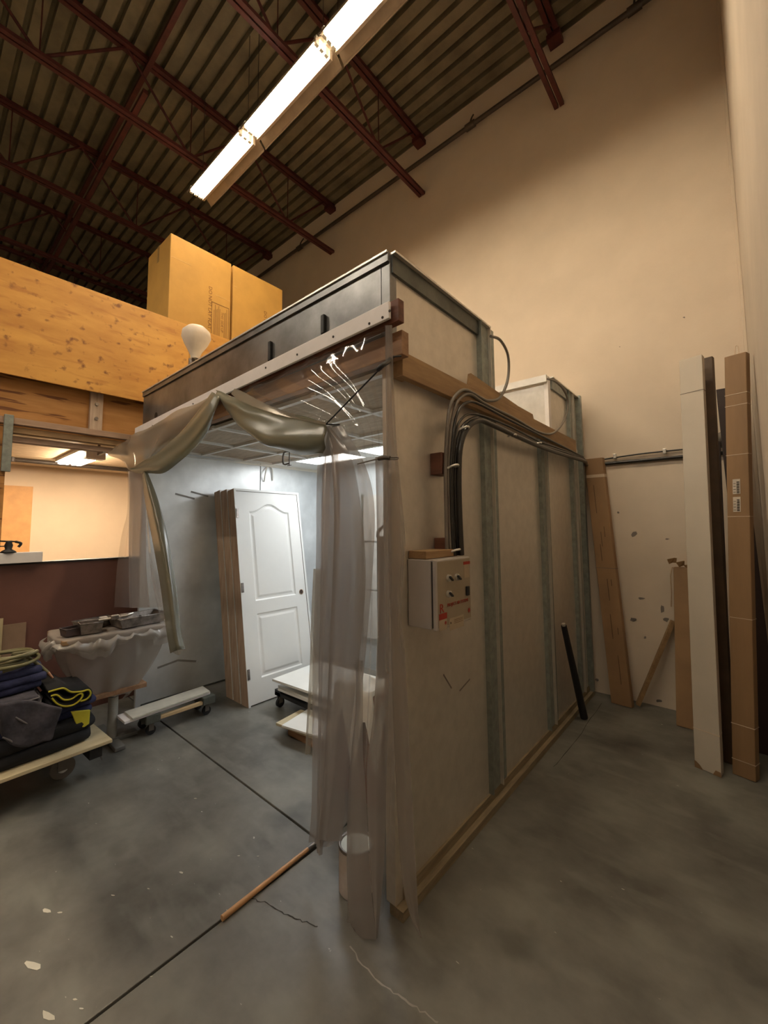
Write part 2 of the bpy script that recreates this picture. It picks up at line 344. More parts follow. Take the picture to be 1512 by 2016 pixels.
# sprinkler pipe by the back wall
pz = W(1008, 189, 'y', YB-.1).z
SP = thing('sprinkler_pipe', 'dark sprinkler pipe running along the top of the cream back wall', 'pipe', (-3, YB-.1, pz))
MB().cyl((XL+.1, YB-.1, pz), (XR-.02, YB-.1, pz), .028, n=12).obj('pipe', DARKST, SP)
for u in (925, 1250, 590, 420):
    p = W(u, 215 if u == 925 else (30 if u == 1250 else 480), 'y', YB-.1); x = p.x
    MB().cyl((x-.06, YB-.1, pz), (x+.06, YB-.1, pz), .042, n=12).obj('coupling', DARKST, SP)
    MB().tube([(x, YB-.1, pz+.03), (x, YB-.07, pz+.12), (x, YB-.012, pz+.22)], .011, 6).obj('hanger', DARKST, SP)

# fluorescent strip row
def fixture(x0, label):
    x1 = x0+1.2; yc = 2.24; z0 = 5.78
    F = thing('fluorescent_fixture', label, 'light fixture', ((x0+x1)/2, yc, z0), 'row of hooded fluorescent fixtures')
    prof = [(-.155, 0), (-.155, -.02), (-.15, 0), (-.075, .075), (.075, .075), (.15, 0), (.155, -.02), (.158, 0), (.08, .085), (-.08, .085), (-.158, 0)]
    a = [(x0, yc+p, z0+q) for p, q in prof[1:]]
    MB().quadbox(a, (x1-x0, 0, 0)).obj('reflector_hood', HOODW, F)
    MB().box(x0+.02, x1-.02, yc-.055, yc+.055, z0+.087, z0+.14).obj('ballast_housing', WHITE, F)
    MB().box(x0+.02, x1-.02, yc+.030, yc+.056, z0-.010, z0+.074).obj('centre_baffle', HOODW, F)  # baffle added to keep direct tube light off the hood's far half
    for yy in (-.115, -.06, -.005):
        MB().cyl((x0+.05, yc+yy, z0+.02), (x1-.05, yc+yy, z0+.02), .019, n=10).obj('tube', TUBEM, F)
        for xx in (x0+.035, x1-.035): MB().box(xx-.014, xx+.014, yc+yy-.017, yc+yy+.017, z0-.01, z0+.072).obj('lamp_holder', WHITE, F)
    for xx in (x0+.08, x1-.08):
        MB().cyl((xx, yc, z0+.14), (xx, yc, 7.09), .004, n=5).obj('hanger_wire', DARKST, F)
for i, l in enumerate(('lit fluorescent fixture at the far left end of the row', 'lit fluorescent fixture second from the far left end of the row', 'lit fluorescent fixture cut by the top edge of the photo')):
    fixture(-4.88+1.228*i, l)
fixture(-4.88+1.228*3, 'lit fluorescent fixture above the aisle at the right wall end of the row')
# unseen row of fixtures, added behind the viewer as fill light
for x0, ll in zip((-6.2, -4.95, -3.7, -2.45, -1.2), ('furthest from the right wall', 'second furthest from the right wall', 'in the middle of its row', 'second from the right wall', 'nearest the right wall')):
    F = thing('fluorescent_fixture', 'unseen fluorescent fixture added for fill light behind the viewer, '+ll, 'light fixture', (x0+.6, -1.6, 5.78), 'unseen row of fixtures added for fill')
    MB().quadbox([(x0, -1.6+p, 5.78+q) for p, q in ((-.155, -.02), (-.08, .085), (.08, .085), (.155, -.02), (.15, -.02), (.075, .075), (-.075, .075), (-.15, -.02))], (1.2, 0, 0)).obj('reflector_hood', HOODW, F)
    for yy in (-.05, .05): MB().cyl((x0+.05, -1.6+yy, 5.80), (x0+1.15, -1.6+yy, 5.80), .019, n=10).obj('tube', TUBEM2, F)
    MB().cyl((x0+.6, -1.6, 5.87), (x0+.6, -1.6, 7.09), .005, n=5).obj('hanger_wire', DARKST, F)

# ------------------------------------------------------------------ mezzanine
XM = -4.45
MZ = thing('mezzanine', 'plywood faced mezzanine with recessed header, left of the booth', 'mezzanine', (-4.6, 0, 2.9))
yA = -3.0
MB().box(XM-.02, XM, yA, 1.98, 2.895, 3.868).obj('plywood_panel', PLY, MZ, bevel=.002)
MB().box(XM-.02, XM, 1.984, YB-.02, 2.895, 3.868).obj('plywood_panel', PLY, MZ, bevel=.002)
MB().box(XM-.10, XM-.022, yA, YB-.02, 3.05, 3.84).obj('railing_frame', PINE, MZ)
MB().box(XM-.19, XM-.12, yA, YB-.02, 2.46, 2.99).obj('plywood_header', PLY2, MZ)
MB().box(XM-.12, XM-.075, 1.095, 1.20, 2.55, 2.92).obj('post_block', PINEZ, MZ, bevel=.003)
for zz in (2.66, 2.80): MB().cyl((XM-.075, 1.148, zz), (XM-.065, 1.148, zz), .016, n=12).obj('bolt', STEELD, MZ)
for i in range(18):
    MB().box(-9.4, XM-.12, yA+.05+i*.42, yA+.09+i*.42, 3.05, 3.26).obj('floor_joist', PINEX, MZ)
MB().box(-9.4, XM-.10, yA, YB-.02, 3.26, 3.30).obj('deck_boards', PLY3, MZ)
# low maroon wall and jamb of the opening
LW = sempty('wall_low', (-4.55, 0, 0)); 
LW.name = 'wall_mezzanine'
MB().box(-4.56, XM-.02, yA, YB-.02, 0, 1.318).obj('wall_surface', MAROON, LW)
MB().box(-4.575, XM-.008, yA, YB-.02, 1.318, 1.334).obj('wall_cap', mat('black_cap', (.012, .008, .007), .5), LW)
MB().box(XM-.16, XM-.04, yA, .515, 1.335, 2.46).obj('wall_surface', PLY2, LW)
tag(MB().box(XM-.035, XM-.005, .485, .545, 2.085, 2.56).obj('metal_track', GALVD, bevel=.004), 'grey metal track end on the opening\'s left post', 'track')
# mouldings under the header
for i, (z0, z1, xx, y1) in enumerate(((2.485, 2.545, -.03, 1.50), (2.415, 2.472, -.055, 1.46), (2.345, 2.40, -.09, 1.44))):
    MM = MB().box(XM+xx-.045, XM+xx, -1.5, y1, z0, z1)
    MM.box(XM+xx, XM+xx+.008, -1.5, y1, z0+.004, z0+.014)
    tag(MM.obj('wood_moulding', PINE if i % 2 else mat('moulding%d' % i, (.36, .24, .17), .55, var=.1, stretch=(8, 1, 8)), bevel=.002), ['uppermost', 'middle', 'lowest'][i]+' long wood moulding under the plywood header', 'moulding', 'mouldings under the header')
tag(MB().box(XM-.19, XM-.015, 1.2, 1.22, 2.325, 2.342).box(XM-.19, XM-.175, 1.2, 1.22, 2.325, 2.46).obj('shelf_bracket', STEELD), 'steel bracket carrying the mouldings near the booth', 'bracket')
# room beyond
RM = sempty('wall_room'); RM.name = 'wall_beyond'
MB().box(-9.75, -9.55, yA, YB-.02, 0, 3.2).obj('wall_surface', TANW, RM)
MB().box(-9.5, -4.6, yA-.1, yA, 0, 2.75).obj('wall_surface', TANW, RM)
vs = []; prof = []; x = -9.55
CL = sempty('ceiling_lower', (0, 0, 2.75))
k = 0
while x < -4.75:
    MB().box(x, x+.205, yA, YB-.03, 2.75, 2.775).obj('ceiling_board', DECK2, CL, bevel=.004); x += .225; k += 1
MB().box(-9.5, -4.7, yA, YB-.03, 2.79, 2.8).obj('ceiling_backing', PINE, CL)
a = W(9, 955, 'x', -9.5); b = W(66, 957, 'x', -9.5); c = W(66, 1095, 'x', -9.5)
tag(MB().box(-9.545, -9.52, a.y, b.y, .9, a.z).obj('plywood_sheet', mat('orange_ply', (.62, .33, .12), .6, var=.08)), 'orange plywood sheet leaning on the far wall beyond the opening', 'board')
PIP = thing('pipe_run', 'dark horizontal pipe under the lower ceiling by the far wall', 'pipe', (-8.9, 1, 2.6))
p1 = W(25, 905, 'x', -8.6); p2 = W(245, 928, 'x', -8.6)
MB().cyl((-8.6, p1.y, p1.z), (-8.6, p2.y+.9, p1.z), .035, n=10).obj('pipe', DARKST, PIP)
MB().cyl((-8.6, p1.y-.02, p1.z-.03), (-8.6, p1.y-.02, p1.z+.10), .055, n=10).obj('elbow', DARKST, PIP)
hy = W(120, 900, 'x', -8.6).y
MB().cyl((-8.6, hy, p1.z), (-8.6, hy, 2.75), .01, n=6).obj('hanger', DARKST, PIP)
RF = thing('ceiling_lamp', 'glowing strip lamp on the lower ceiling beyond the opening', 'light fixture', (-7.6, 1.75, 2.7))
MB().box(-8.3, -6.75, 1.56, 1.92, 2.70, 2.745).obj('lamp_body', WHITE, RF)
for q in (1.59, 1.77): MB().box(-8.25, -6.95, q, q+.13, 2.665, 2.70).obj('diffuser', ROOMM, RF)
MB().box(-6.94, -6.78, 1.62, 1.86, 2.60, 2.70).obj('junction_box', WHITEB, RF)
# things on the maroon wall
p = W(82, 1092, 'x', XM); 
tag(MB().box(XM-.038, XM+.045, -.8, p.y, 1.336, 1.336+.085).obj('white_plank', WHITEB, bevel=.003), 'white plank lying on top of the maroon wall', 'board')
q = W(16, 1088, 'x', XM); zz = 1.42
HT = thing('hand_tool', 'small black tool standing on the white plank', 'tool', (XM+.004, q.y, zz))
MB().lathe((XM+.004, q.y, zz), [(.001, 0), (.055, 0), (.045, .015), (.022, .03), (.028, .06), (.02, .085), (.02, .10), (.001, .10)], 14).obj('body', BLACK, HT)
MB().bar((XM+.004, q.y-.08, zz+.098), (XM+.004, q.y+.045, zz+.09), .016, .012).obj('lever', BLACK, HT)
MB().tube([(XM+.004, q.y+.04, zz+.09), (XM+.012, q.y+.075, zz+.075), (XM+.012, q.y+.06, zz+.045)], .011, 6).obj('hook', BLACK, HT)
MB().bar((XM+.004, q.y-.02, zz+.055), (XM+.004, q.y-.11, zz+.055), .008, .008).obj('rod', BLACK, HT)
a = W(10, 1217, 'x', XM+.03); b = W(52, 1225, 'x', XM+.012)
tag(MB().box(XM+.001, XM+.013, b.y-.34, b.y, .5, b.z).obj('board_panel', mat('tan_hardboard', (.27, .18, .12), .7)), 'tan hardboard square leaning on the maroon wall', 'board')
tag(MB().box(XM+.016, XM+.028, a.y-.3, a.y-.01, .5, a.z).obj('board_panel', mat('cream_card', (.48, .40, .24), .7)), 'cream board in front of the tan one, by the left edge', 'board')

# cartons on the mezzanine
for i, (y0, y1) in enumerate(((1.80, 2.545), (2.575, 3.33))):
    C_ = thing('cardboard_box', ['tall cardboard box on the mezzanine, with a handling warning, left of the pair', 'tall cardboard box on the mezzanine, partly hidden by the booth, right of the pair'][i], 'box', (-5.0, (y0+y1)/2, 3.3), 'cardboard boxes on the mezzanine')
    x1 = -4.6; zt = 4.94
    MB().box(-5.25, x1, y0, y1, 3.302, zt).obj('carton', CARD, C_, bevel=.006)
    MB().box(-4.97, -4.91, y0-.001, y1+.001, zt-.2, zt+.0012).obj('tape', mat('tape%d' % i, (.42, .25, .08), .3), C_)
    MB().box(x1-.001, x1+.0015, y0+.01, y0+(.24 if i == 0 else .05), zt-.275, zt-.27).box(x1-.001, x1+.0015, y1-.2, y1-.01, zt-.5, zt-.495).obj('crease', mat('crease%d' % i, (.60, .36, .12), .7), C_)
    M_ = frame((x1+.0018, y0+.46, 4.52), (0, 0, -1), (0, 1, 0))
    text('DO NOT LAY FLAT', .062, M_, INK, C_, 'lettering', 1.0, .0004)
    lb = MB(); yb = y0+.50; 
    for yy in (0, .22): lb.box(x1+.0005, x1+.0022, yb+yy, yb+yy+.006, 3.7, 4.34)
    lb.box(x1+.0005, x1+.0022, yb, yb+.226, 4.335, 4.342)
    for yy in (.03, .045, .06, .075, .09, .105, .165, .18, .195): lb.box(x1+.0005, x1+.0022, yb+yy, yb+yy+.005, 3.7, 4.32-random.random()*.1)
    lb.obj('printed_table', INK, C_)
    text('THIS SIDE UP', .045, frame((x1+.002, yb+.125, 4.26), (0, 0, -1), (0, 1, 0)), INK, C_, 'lettering', 1.0, .0004)

# ------------------------------------------------------------------ spray booth
XB = -1.155; YA = 1.44; XBL = -4.14; YBK = 4.42
SB = thing('spray_booth', 'galvanised steel spray booth with a bright white interior', 'booth', ((XB+XBL)/2, 3, 0))
PO = .03
posts = [2.34, 3.32, 4.14]
seg = [(YA+.045, 2.31), (2.53, 3.29), (3.51, 4.11), (4.33, YBK)]
for y0, y1 in seg:
    MB().box(XB-.02, XB, y0, y1, .085, 2.37).obj('wall_panel', GALV, SB)
for i, yy in enumerate(posts):
    top = 2.91 if i != 1 else 2.40
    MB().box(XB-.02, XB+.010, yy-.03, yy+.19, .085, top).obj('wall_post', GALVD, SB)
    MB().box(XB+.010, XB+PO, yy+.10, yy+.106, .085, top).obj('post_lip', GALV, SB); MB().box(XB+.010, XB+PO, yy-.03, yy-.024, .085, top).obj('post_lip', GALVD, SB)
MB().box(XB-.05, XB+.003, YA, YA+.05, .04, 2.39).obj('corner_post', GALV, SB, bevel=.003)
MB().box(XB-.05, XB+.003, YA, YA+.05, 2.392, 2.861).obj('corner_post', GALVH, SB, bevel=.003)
MB().box(XB-.02, XB+.045, YBK, YBK+.05, .04, 2.92).obj('wall_post', GALVD, SB)
MB().box(XB-.03, XB+.04, YA, YBK+.05, 0, .04).box(XB-.03, XB+.012, YA+.05, YBK, .04, .085).obj('floor_runner', mat('dusty_lumber', (.24, .19, .12), .7, var=.2, stretch=(8, 1, 8)), SB)
# front plenum
MB().box(XB-.02, XB-.004, YA+.05, 2.34, 2.37, 2.905).obj('plenum_panel', GALV, SB)
MB().box(XB-.02, XB+.03, YA+.01, 2.45, 2.90, 2.91).obj('plenum_flange', GALV, SB)
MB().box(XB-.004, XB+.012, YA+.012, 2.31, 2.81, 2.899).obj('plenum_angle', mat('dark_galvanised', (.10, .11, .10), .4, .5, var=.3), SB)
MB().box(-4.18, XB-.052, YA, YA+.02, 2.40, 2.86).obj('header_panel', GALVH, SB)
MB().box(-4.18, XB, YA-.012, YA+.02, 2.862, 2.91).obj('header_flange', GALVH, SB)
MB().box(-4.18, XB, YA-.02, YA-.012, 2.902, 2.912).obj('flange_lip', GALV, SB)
MB().box(-4.18, XB-.05, YA+.02, 2.39, 2.88, 2.905).obj('plenum_roof', GALV, SB)
MB().box(-4.18, XB-.02, 2.34, 2.36, 2.40, 2.88).obj('plenum_back', GALV, SB)
# rear plenum
MB().box(-2.09, XB-.03, 3.60, 3.62, 2.40, 2.905).obj('rear_plenum_front', GALV, SB)
MB().box(-2.09, XB, 3.57, 3.60, 2.85, 2.91).obj('rear_flange', GALV, SB)
MB().box(XB-.03, XB+.003, 3.60, 3.66, 2.40, 2.905).obj('rear_corner_strip', WHITEB, SB)
MB().box(XB-.02, XB-.004, 3.66, YBK, 2.37, 2.905).obj('rear_plenum_side', GALV, SB)
MB().box(XB-.02, XB+.03, 3.66, YBK, 2.90, 2.91).obj('rear_plenum_rim', GALV, SB)
MB().box(XB-.004, XB+.012, 3.68, 4.11, 2.81, 2.899).obj('rear_plenum_angle', GALVD, SB)
MB().box(-2.09, XB-.03, 3.62, YBK, 2.88, 2.90).obj('rear_plenum_roof', GALV, SB)
MB().box(-2.11, -2.09, 3.60, YBK, 2.40, 2.905).obj('rear_plenum_side', GALV, SB)
# inner left wall panels with seams, raised bands
for i, (y0, y1) in enumerate(((1.50, 2.712), (2.722, 3.60))):
    MB().box(XBL-.02, XBL, y0, y1, .02, 2.37).obj('wall_panel', GALVI, SB, bevel=.002)
MB().box(XBL-.03, XBL+.002, 1.455, 1.50, 0, 2.37).obj('corner_post', GALVI, SB)
MB().box(XBL-.05, XBL-.02, 1.46, YBK, 0, 2.86).obj('wall_backing', GALVD, SB)
MB().box(XBL, XBL+.012, 1.55, 3.59, 2.33, 2.345).obj('trim_angle', WHITE, SB)
# back wall: filter bank and dado
MB().box(XBL, XB-.02, 3.60, 3.62, 0, 2.37).obj('back_panel', mat('booth_back', (.62, .68, .72), .5, .3, var=.08), SB)
MB().box(XBL-.02, XB-.02, YBK, YBK+.02, 0, 2.88).obj('rear_panel', GALV, SB)
for i in range(4):
    for j in range(3):
        x0 = -3.3+i*.52; z0 = .35+j*.55
        MB().box(x0, x0+.50, 3.58, 3.60, z0, z0+.53).obj('filter', mat('filter_pad', (.62, .62, .6), .9) if 'filter_pad' not in bpy.data.materials else bpy.data.materials['filter_pad'], SB)
for i in range(5):
    MB().box(-3.32+i*.52, -3.30+i*.52, 3.565, 3.60, .33, 2.0).obj('filter_frame', GALVD, SB)
# ceiling with frames, filter pads, light panels
LPX = [(-3.72, -2.95), (-2.75, -1.98), (-1.86, -1.32)]
ys = [1.50, 1.98, 2.46, 2.84, 3.30, 3.60]
xs = [-4.08, -3.72, -2.95, -2.75, -1.98, -1.86, -1.32, -1.18]
xs2 = [-4.08, -3.45, -2.88, -2.31, -1.74, -1.18]
for j in range(3):
    for i in range(5):
        MB().box(xs2[i]+.015, xs2[i+1]-.015, ys[j]+.015, ys[j+1]-.015, 2.372, 2.39).obj('ceiling_filter', OFFW, SB)
for xx in xs2: MB().box(xx-.016, xx+.016, 1.47, 2.86, 2.352, 2.372).obj('ceiling_frame', WHITE, SB)
for yy in ys[:4]: MB().box(-4.08, -1.18, yy-.016, yy+.016, 2.350, 2.372).obj('ceiling_frame', WHITE, SB)
MB().box(-4.09, -1.17, 2.856, 2.90, 2.358, 2.39).box(-4.09, -1.17, 3.24, 3.60, 2.358, 2.39).obj('ceiling_panel', WHITE, SB)
xp = -4.09
for a, b in LPX:
    MB().box(xp, a, 2.90, 3.24, 2.358, 2.39).obj('ceiling_panel', WHITE, SB)
    MB().box(a, b, 2.90, 3.24, 2.37, 2.38).obj('light_panel', BOOTHM, SB); xp = b
MB().box(xp, -1.17, 2.90, 3.24, 2.358, 2.39).obj('ceiling_panel', WHITE, SB)
MB().box(-4.10, -1.16, 1.46, 3.62, 2.392, 2.398).obj('ceiling_backing', GALV, SB)
# inner dents and marks on the left wall
for (pa, pb) in (((345, 972), (383, 982)), ((376, 968), (410, 977)), ((310, 1315), (350, 1300)), ((350, 1300), (386, 1302))):
    A = W(*pa, 'x', XBL+.002); B = W(*pb, 'x', XBL+.002)
    MB().bar(A, B, .002, .018, (0, 0, 1)).obj('scuff_strip', mat('scuff', (.30, .29, .27), .6) if 'scuff' not in bpy.data.materials else bpy.data.materials['scuff'], SB)
# handle loop high on the left wall, clamp under ceiling
A = W(520, 948, 'x', XBL+.01); B = W(526, 920, 'x', XBL+.01)
MB().tube([A, (XBL+.05, B.y-.05, (A.z+B.z)/2), B, (XBL+.02, B.y+.06, B.z-.01), (XBL+.01, B.y+.08, A.z+.02)], .008, 6).obj('cable_loop', WHITE, SB)
q = W(566, 900, 'z', 2.30)
CP = thing('clamp', 'grey clamp hanging from the booth ceiling frame', 'clamp', (q.x, q.y, 2.3))
MB().tube([(q.x+.05, q.y, 2.35), (q.x-.06, q.y, 2.349), (q.x-.065, q.y, 2.24), (q.x+.03, q.y, 2.235)], .009, 6, 3).obj('clamp_frame', GREYC, CP)
MB().cyl((q.x+.03, q.y, 2.21), (q.x+.03, q.y, 2.345), .006, n=8).obj('screw', GREYC, CP)
MB().cyl((q.x-.0, q.y, 2.215), (q.x+.06, q.y, 2.215), .004, n=6).obj('screw_bar', GREYC, CP)
# black catches on the header
for u0, u1, v0, v1 in ((530, 539, 674, 705), (634, 643, 622, 652)):
    A = W(u0, v0, 'y', YA-.01); B = W(u1, v1, 'y', YA-.01)
    MB().box(A.x, A.x+.026, YA-.022, YA, B.z-.01, A.z).obj('catch', BLACK, SB, bevel=.005)
for u, v in ((307, 818),):
    A = W(u, v, 'y', YA-.002); MB().cyl((A.x, YA, A.z), (A.x, YA-.003, A.z), .03, n=14).obj('knockout', BLACK, SB)
# timber carried across the booth front
ZL, ZR = 2.475, 2.545
def lean(xa, xb, y0, y1, h, name, label, m_, xoff=0):
    za = ZL+(ZR-ZL)*(xa+4.0)/2.94; zb = ZL+(ZR-ZL)*(xb+4.0)/2.94
    pts = [(xa, y0, za-h/2), (xb, y0, zb-h/2), (xb, y0, zb+h/2), (xa, y0, za+h/2)]
    return MB().quadbox(pts, (0, y1-y0, 0)).obj(name, m_, None, bevel=.003)
wb = tag(lean(-4.01, -1.062, 1.318, 1.334, .076, 'white_batten', '', WHITEB), 'long white batten screwed over the top of the clear curtain', 'batten')
for u, v in ((767, 612), (753, 625), (727, 637), (656, 663), (585, 698), (523, 724), (380, 795), (300, 838)):
    A = W(u, v, 'y', 1.317); MB().cyl((A.x, 1.3185, A.z), (A.x, 1.3155, A.z), .006, n=10).obj('screw', INKD, wb)
tag(lean(-4.0, -1.03, 1.344, 1.384, .10, 'backing_timber', '', DKWOOD), 'reddish timber directly behind the white batten', 'timber')
tag(MB().box(-4.05, -1.045, 1.386, 1.436, 2.365, 2.475).obj('header_timber', PINEX, bevel=.003), 'pine timber across the booth front, end grain showing at the right corner', 'timber')
SBM = tag(MB().box(XB+PO+.001, XB+PO+.038, 1.445, 4.12, 2.295, 2.41).obj('side_timber', PINE, bevel=.003), 'pine beam along the booth\'s right side carrying the conduits', 'timber')
tag(MB().box(XB+.004, XB+PO-.002, 1.45, 1.52, 2.3, 2.405).obj('spacer_block', PINE), 'pine spacer between the side beam and the booth corner', 'block')
tag(MB().quadbox([(XB+PO+.002, 2.1, 2.412), (XB+PO+.002, 3.1, 2.412), (XB+PO+.002, 3.08, 2.452), (XB+PO+.002, 2.8, 2.455), (XB+PO+.002, 2.12, 2.50)], (.02, 0, 0)).obj('wood_cleat', PINE), 'ragged pine board on the side beam behind the conduits', 'board')

# ------------------------------------------------------------------ curtains of clear vinyl
YC = 1.352
def C(u, v, y=YC): 
    p = W(u, v, 'y', y); return p
def rip(ax, fr, ph=0, top=0., bot=1., fr2=0):
    def f(a, b):
        e = top+(bot-top)*b
        w_ = math.sin(a*fr*PI+ph+.8*math.sin(a*4+b*1.5))+.15*math.sin(a*fr*3.1*PI+b*3)
        return (0.0, -.012*0+ax*e*w_, 0)
    return f
CR = thing('vinyl_curtain', 'clear vinyl curtain gathered at the booth\'s right front corner, reaching the floor', 'curtain', (-1.4, 1.36, 0))
# fan under the batten, drawn to the tie
o = grid('fan_sheet', [
    [C(458, 765), C(560, 722), C(660, 675), C(772, 634)],
    [C(470, 790, 1.33), C(570, 752, 1.33), C(670, 712, 1.33), C(772, 690)],
    [C(560, 815, 1.30), C(620, 792, 1.30), C(700, 765, 1.32), C(774, 760)],
    [C(640, 836, 1.27), C(668, 836, 1.28), C(715, 838, 1.31), C(778, 845)],
    [C(655, 880, 1.28), C(690, 890, 1.29), C(735, 890, 1.32), C(780, 900)],
    [C(690, 1000, 1.29), C(715, 1000, 1.30), C(745, 1000, 1.33), C(784, 1000)],
    [C(700, 1200, 1.29), C(725, 1200, 1.31), C(750, 1200, 1.33), C(786, 1200)],
    [C(700, 1450, 1.30), C(725, 1450, 1.31), C(750, 1450, 1.33), C(770, 1450)],
    [C(688, 1650, 1.30), C(712, 1650, 1.31), C(740, 1650, 1.33), C(762, 1650)],
    [C(682, 1845, 1.30), C(705, 1835, 1.31), C(730, 1820, 1.33), C(752, 1800)]],
    V_CLEAR, CR, 110, 90, lambda a, b: (0, (.003+.012*b)*math.sin(a*(3.2)*2*PI+2*b+math.sin(a*6))+.0035*math.sin(a*44+3*math.sin(a*9)), 0))
# dark, folded bundle below the tie on the opening side
def strip(name, L_, R_, vs_, y0, m_, amp=.02, fr=3, ph=0, n=36):
    rows = [[C(l, v, y0), C((l+r)/2, v, y0-.01), C(r, v2, y0)] for l, r, v, v2 in zip(L_, R_, vs_, vs_)]
    return grid(name, rows, m_, CR, n, 60, rip(amp, fr, ph, .4, 1.0))
strip('hanging_fold', [640, 626, 622, 620, 612, 610, 608, 602], [672, 712, 736, 736, 720, 700, 690, 655], [838, 900, 980, 1100, 1300, 1478, 1598, 1663], 1.335, V_HAZE, .022, 2.2)
strip('hanging_fold', [643, 634, 630, 628, 622, 620, 618, 618], [660, 668, 672, 670, 660, 652, 645, 640], [842, 900, 980, 1080, 1300, 1480, 1600, 1678], 1.30, V_HAZE, .020, 1.6, 1)
strip('hanging_fold', [642, 650, 655, 652, 646, 640, 634, 622], [652, 692, 712, 722, 712, 694, 684, 677], [842, 900, 1000, 1130, 1270, 1430, 1540, 1652], 1.275, V_HAZE, .018, 1.4, 2)
strip('hanging_fold', [616, 611, 608, 601], [644, 636, 630, 612], [1120, 1220, 1320, 1484], 1.375, V_TAN, .010, 1.5, 2)
strip('hanging_fold', [704, 700, 696, 690, 682, 681, 693], [766, 768, 770, 768, 765, 759, 744], [900, 1020, 1150, 1300, 1500, 1687, 1848], 1.30, V_CLEAR, .014, 1.6, .5)
strip('hanging_fold', [700, 698, 690, 684, 681, 682, 692], [716, 716, 716, 722, 726, 734, 744], [1300, 1400, 1480, 1560, 1645, 1760, 1847], 1.285, V_HAZE, .008, 1.2, 1.5)
strip('hanging_fold', [738, 742, 742, 735, 722, 728, 743], [766, 768, 768, 766, 763, 758, 745], [900, 1080, 1250, 1400, 1520, 1687, 1845], 1.29, V_HAZE, .010, 1.2, 2.5)
strip('hanging_fold', [758, 760, 763, 764, 768, 769, 776, 788, 806, 826], [772, 779, 797, 793, 790, 798, 808, 819, 824, 829], [640, 850, 1050, 1130, 1220, 1300, 1508, 1717, 1806, 1848], 1.335, V_HAZE, .008, 1.2, 0)
# the rolled-up hem swept from the batten's middle to the tie
grid('rolled_hem', [
    [C(425, 768, 1.30), C(470, 785, 1.27), C(540, 808, 1.25), C(600, 822, 1.25), C(642, 834, 1.26)],
    [C(428, 780, 1.27), C(468, 806, 1.22), C(530, 835, 1.20), C(595, 845, 1.20), C(642, 842, 1.24)],
    [C(436, 792, 1.28), C(470, 832, 1.21), C(520, 868, 1.19), C(590, 880, 1.20), C(640, 872, 1.24)],
    [C(442, 796, 1.33), C(475, 840, 1.28), C(520, 874, 1.26), C(585, 892, 1.27), C(638, 894, 1.28)]], V_OLIVE, CR, 60, 26,
    lambda a, b: (0, .006*math.sin(b*12+a*5), .004*math.sin(a*23+b*4)), .003)
grid('rolled_hem', [
    [C(462, 765, 1.30), C(480, 772, 1.28), C(540, 802, 1.25), C(644, 833, 1.25)],
    [C(455, 775, 1.26), C(475, 790, 1.23), C(540, 814, 1.21), C(644, 838, 1.23)]], V_TAN, CR, 50, 8)
CL_ = thing('vinyl_curtain', 'yellowed vinyl curtain tied back at the booth\'s left front corner', 'curtain', (-4.1, 1.3, .5))
yl = 1.30
grid('flap', [
    [C(425, 775, yl), C(360, 805, yl), C(290, 842, yl), C(218, 884, yl)],
    [C(400, 815, 1.28), C(345, 835, 1.25), C(285, 868, 1.24), C(216, 895, 1.25)],
    [C(345, 868, 1.26), C(310, 880, 1.22), C(270, 900, 1.22), C(238, 905, 1.24)],
    [C(285, 922, 1.27), C(275, 924, 1.26), C(262, 925, 1.26), C(250, 924, 1.26)]], V_TAN, CL_, 60, 30, lambda a, b: (0, .012*math.sin(a*16+b*4), .004*math.sin(a*30)))
grid('rolled_hem', [
    [C(418, 772, 1.26), C(385, 815, 1.22), C(335, 870, 1.20), C(290, 905, 1.22), C(256, 924, 1.24)],
    [C(430, 780, 1.24), C(405, 830, 1.18), C(358, 885, 1.16), C(305, 918, 1.19), C(258, 926, 1.23)],
    [C(428, 795, 1.27), C(410, 850, 1.22), C(372, 892, 1.20), C(320, 930, 1.22), C(262, 930, 1.25)]], V_OLIVE, CL_, 60, 24, lambda a, b: (0, .006*math.sin(b*11+a*5), .004*math.sin(a*19)), .003)
def stripL(name, L_, R_, vs_, y0, m_, amp=.02, fr=3, ph=0):
    rows = [[C(l, v, y0), C((l+r)/2, v, y0-.01), C(r, v, y0)] for l, r, v in zip(L_, R_, vs_)]
    return grid(name, rows, m_, CL_, 34, 50, rip(amp, fr, ph, .3, 1.0))
stripL('hanging_fold', [250, 251, 249, 236, 226, 221], [284, 284, 288, 292, 298, 312], [926, 960, 1010, 1060, 1130, 1196], 1.29, V_CLEAR, .02, 2.5)
stripL('hanging_fold', [251, 252, 252, 253, 254], [278, 284, 284, 284, 290], [928, 970, 1050, 1120, 1196], 1.26, V_HAZE, .02, 2, 2)
stripL('hanging_fold', [282, 286, 290, 300, 316], [286, 292, 300, 318, 330], [940, 1000, 1080, 1160, 1230], 1.25, V_CLEAR, .01, 1, 1)
grid('rolled_fold', [
    [C(280, 930, 1.25), C(284, 928, 1.22), C(290, 930, 1.25)],
    [C(286, 985, 1.24), C(298, 985, 1.19), C(311, 985, 1.24)],
    [C(300, 1060, 1.24), C(314, 1060, 1.18), C(330, 1060, 1.24)],
    [C(316, 1150, 1.24), C(330, 1150, 1.18), C(346, 1150, 1.24)],
    [C(328, 1240, 1.24), C(342, 1240, 1.18), C(355, 1236, 1.24)],
    [C(336, 1286, 1.24), C(350, 1280, 1.18), C(364, 1278, 1.24)]], V_OLIVE, CL_, 26, 50, None, .003)
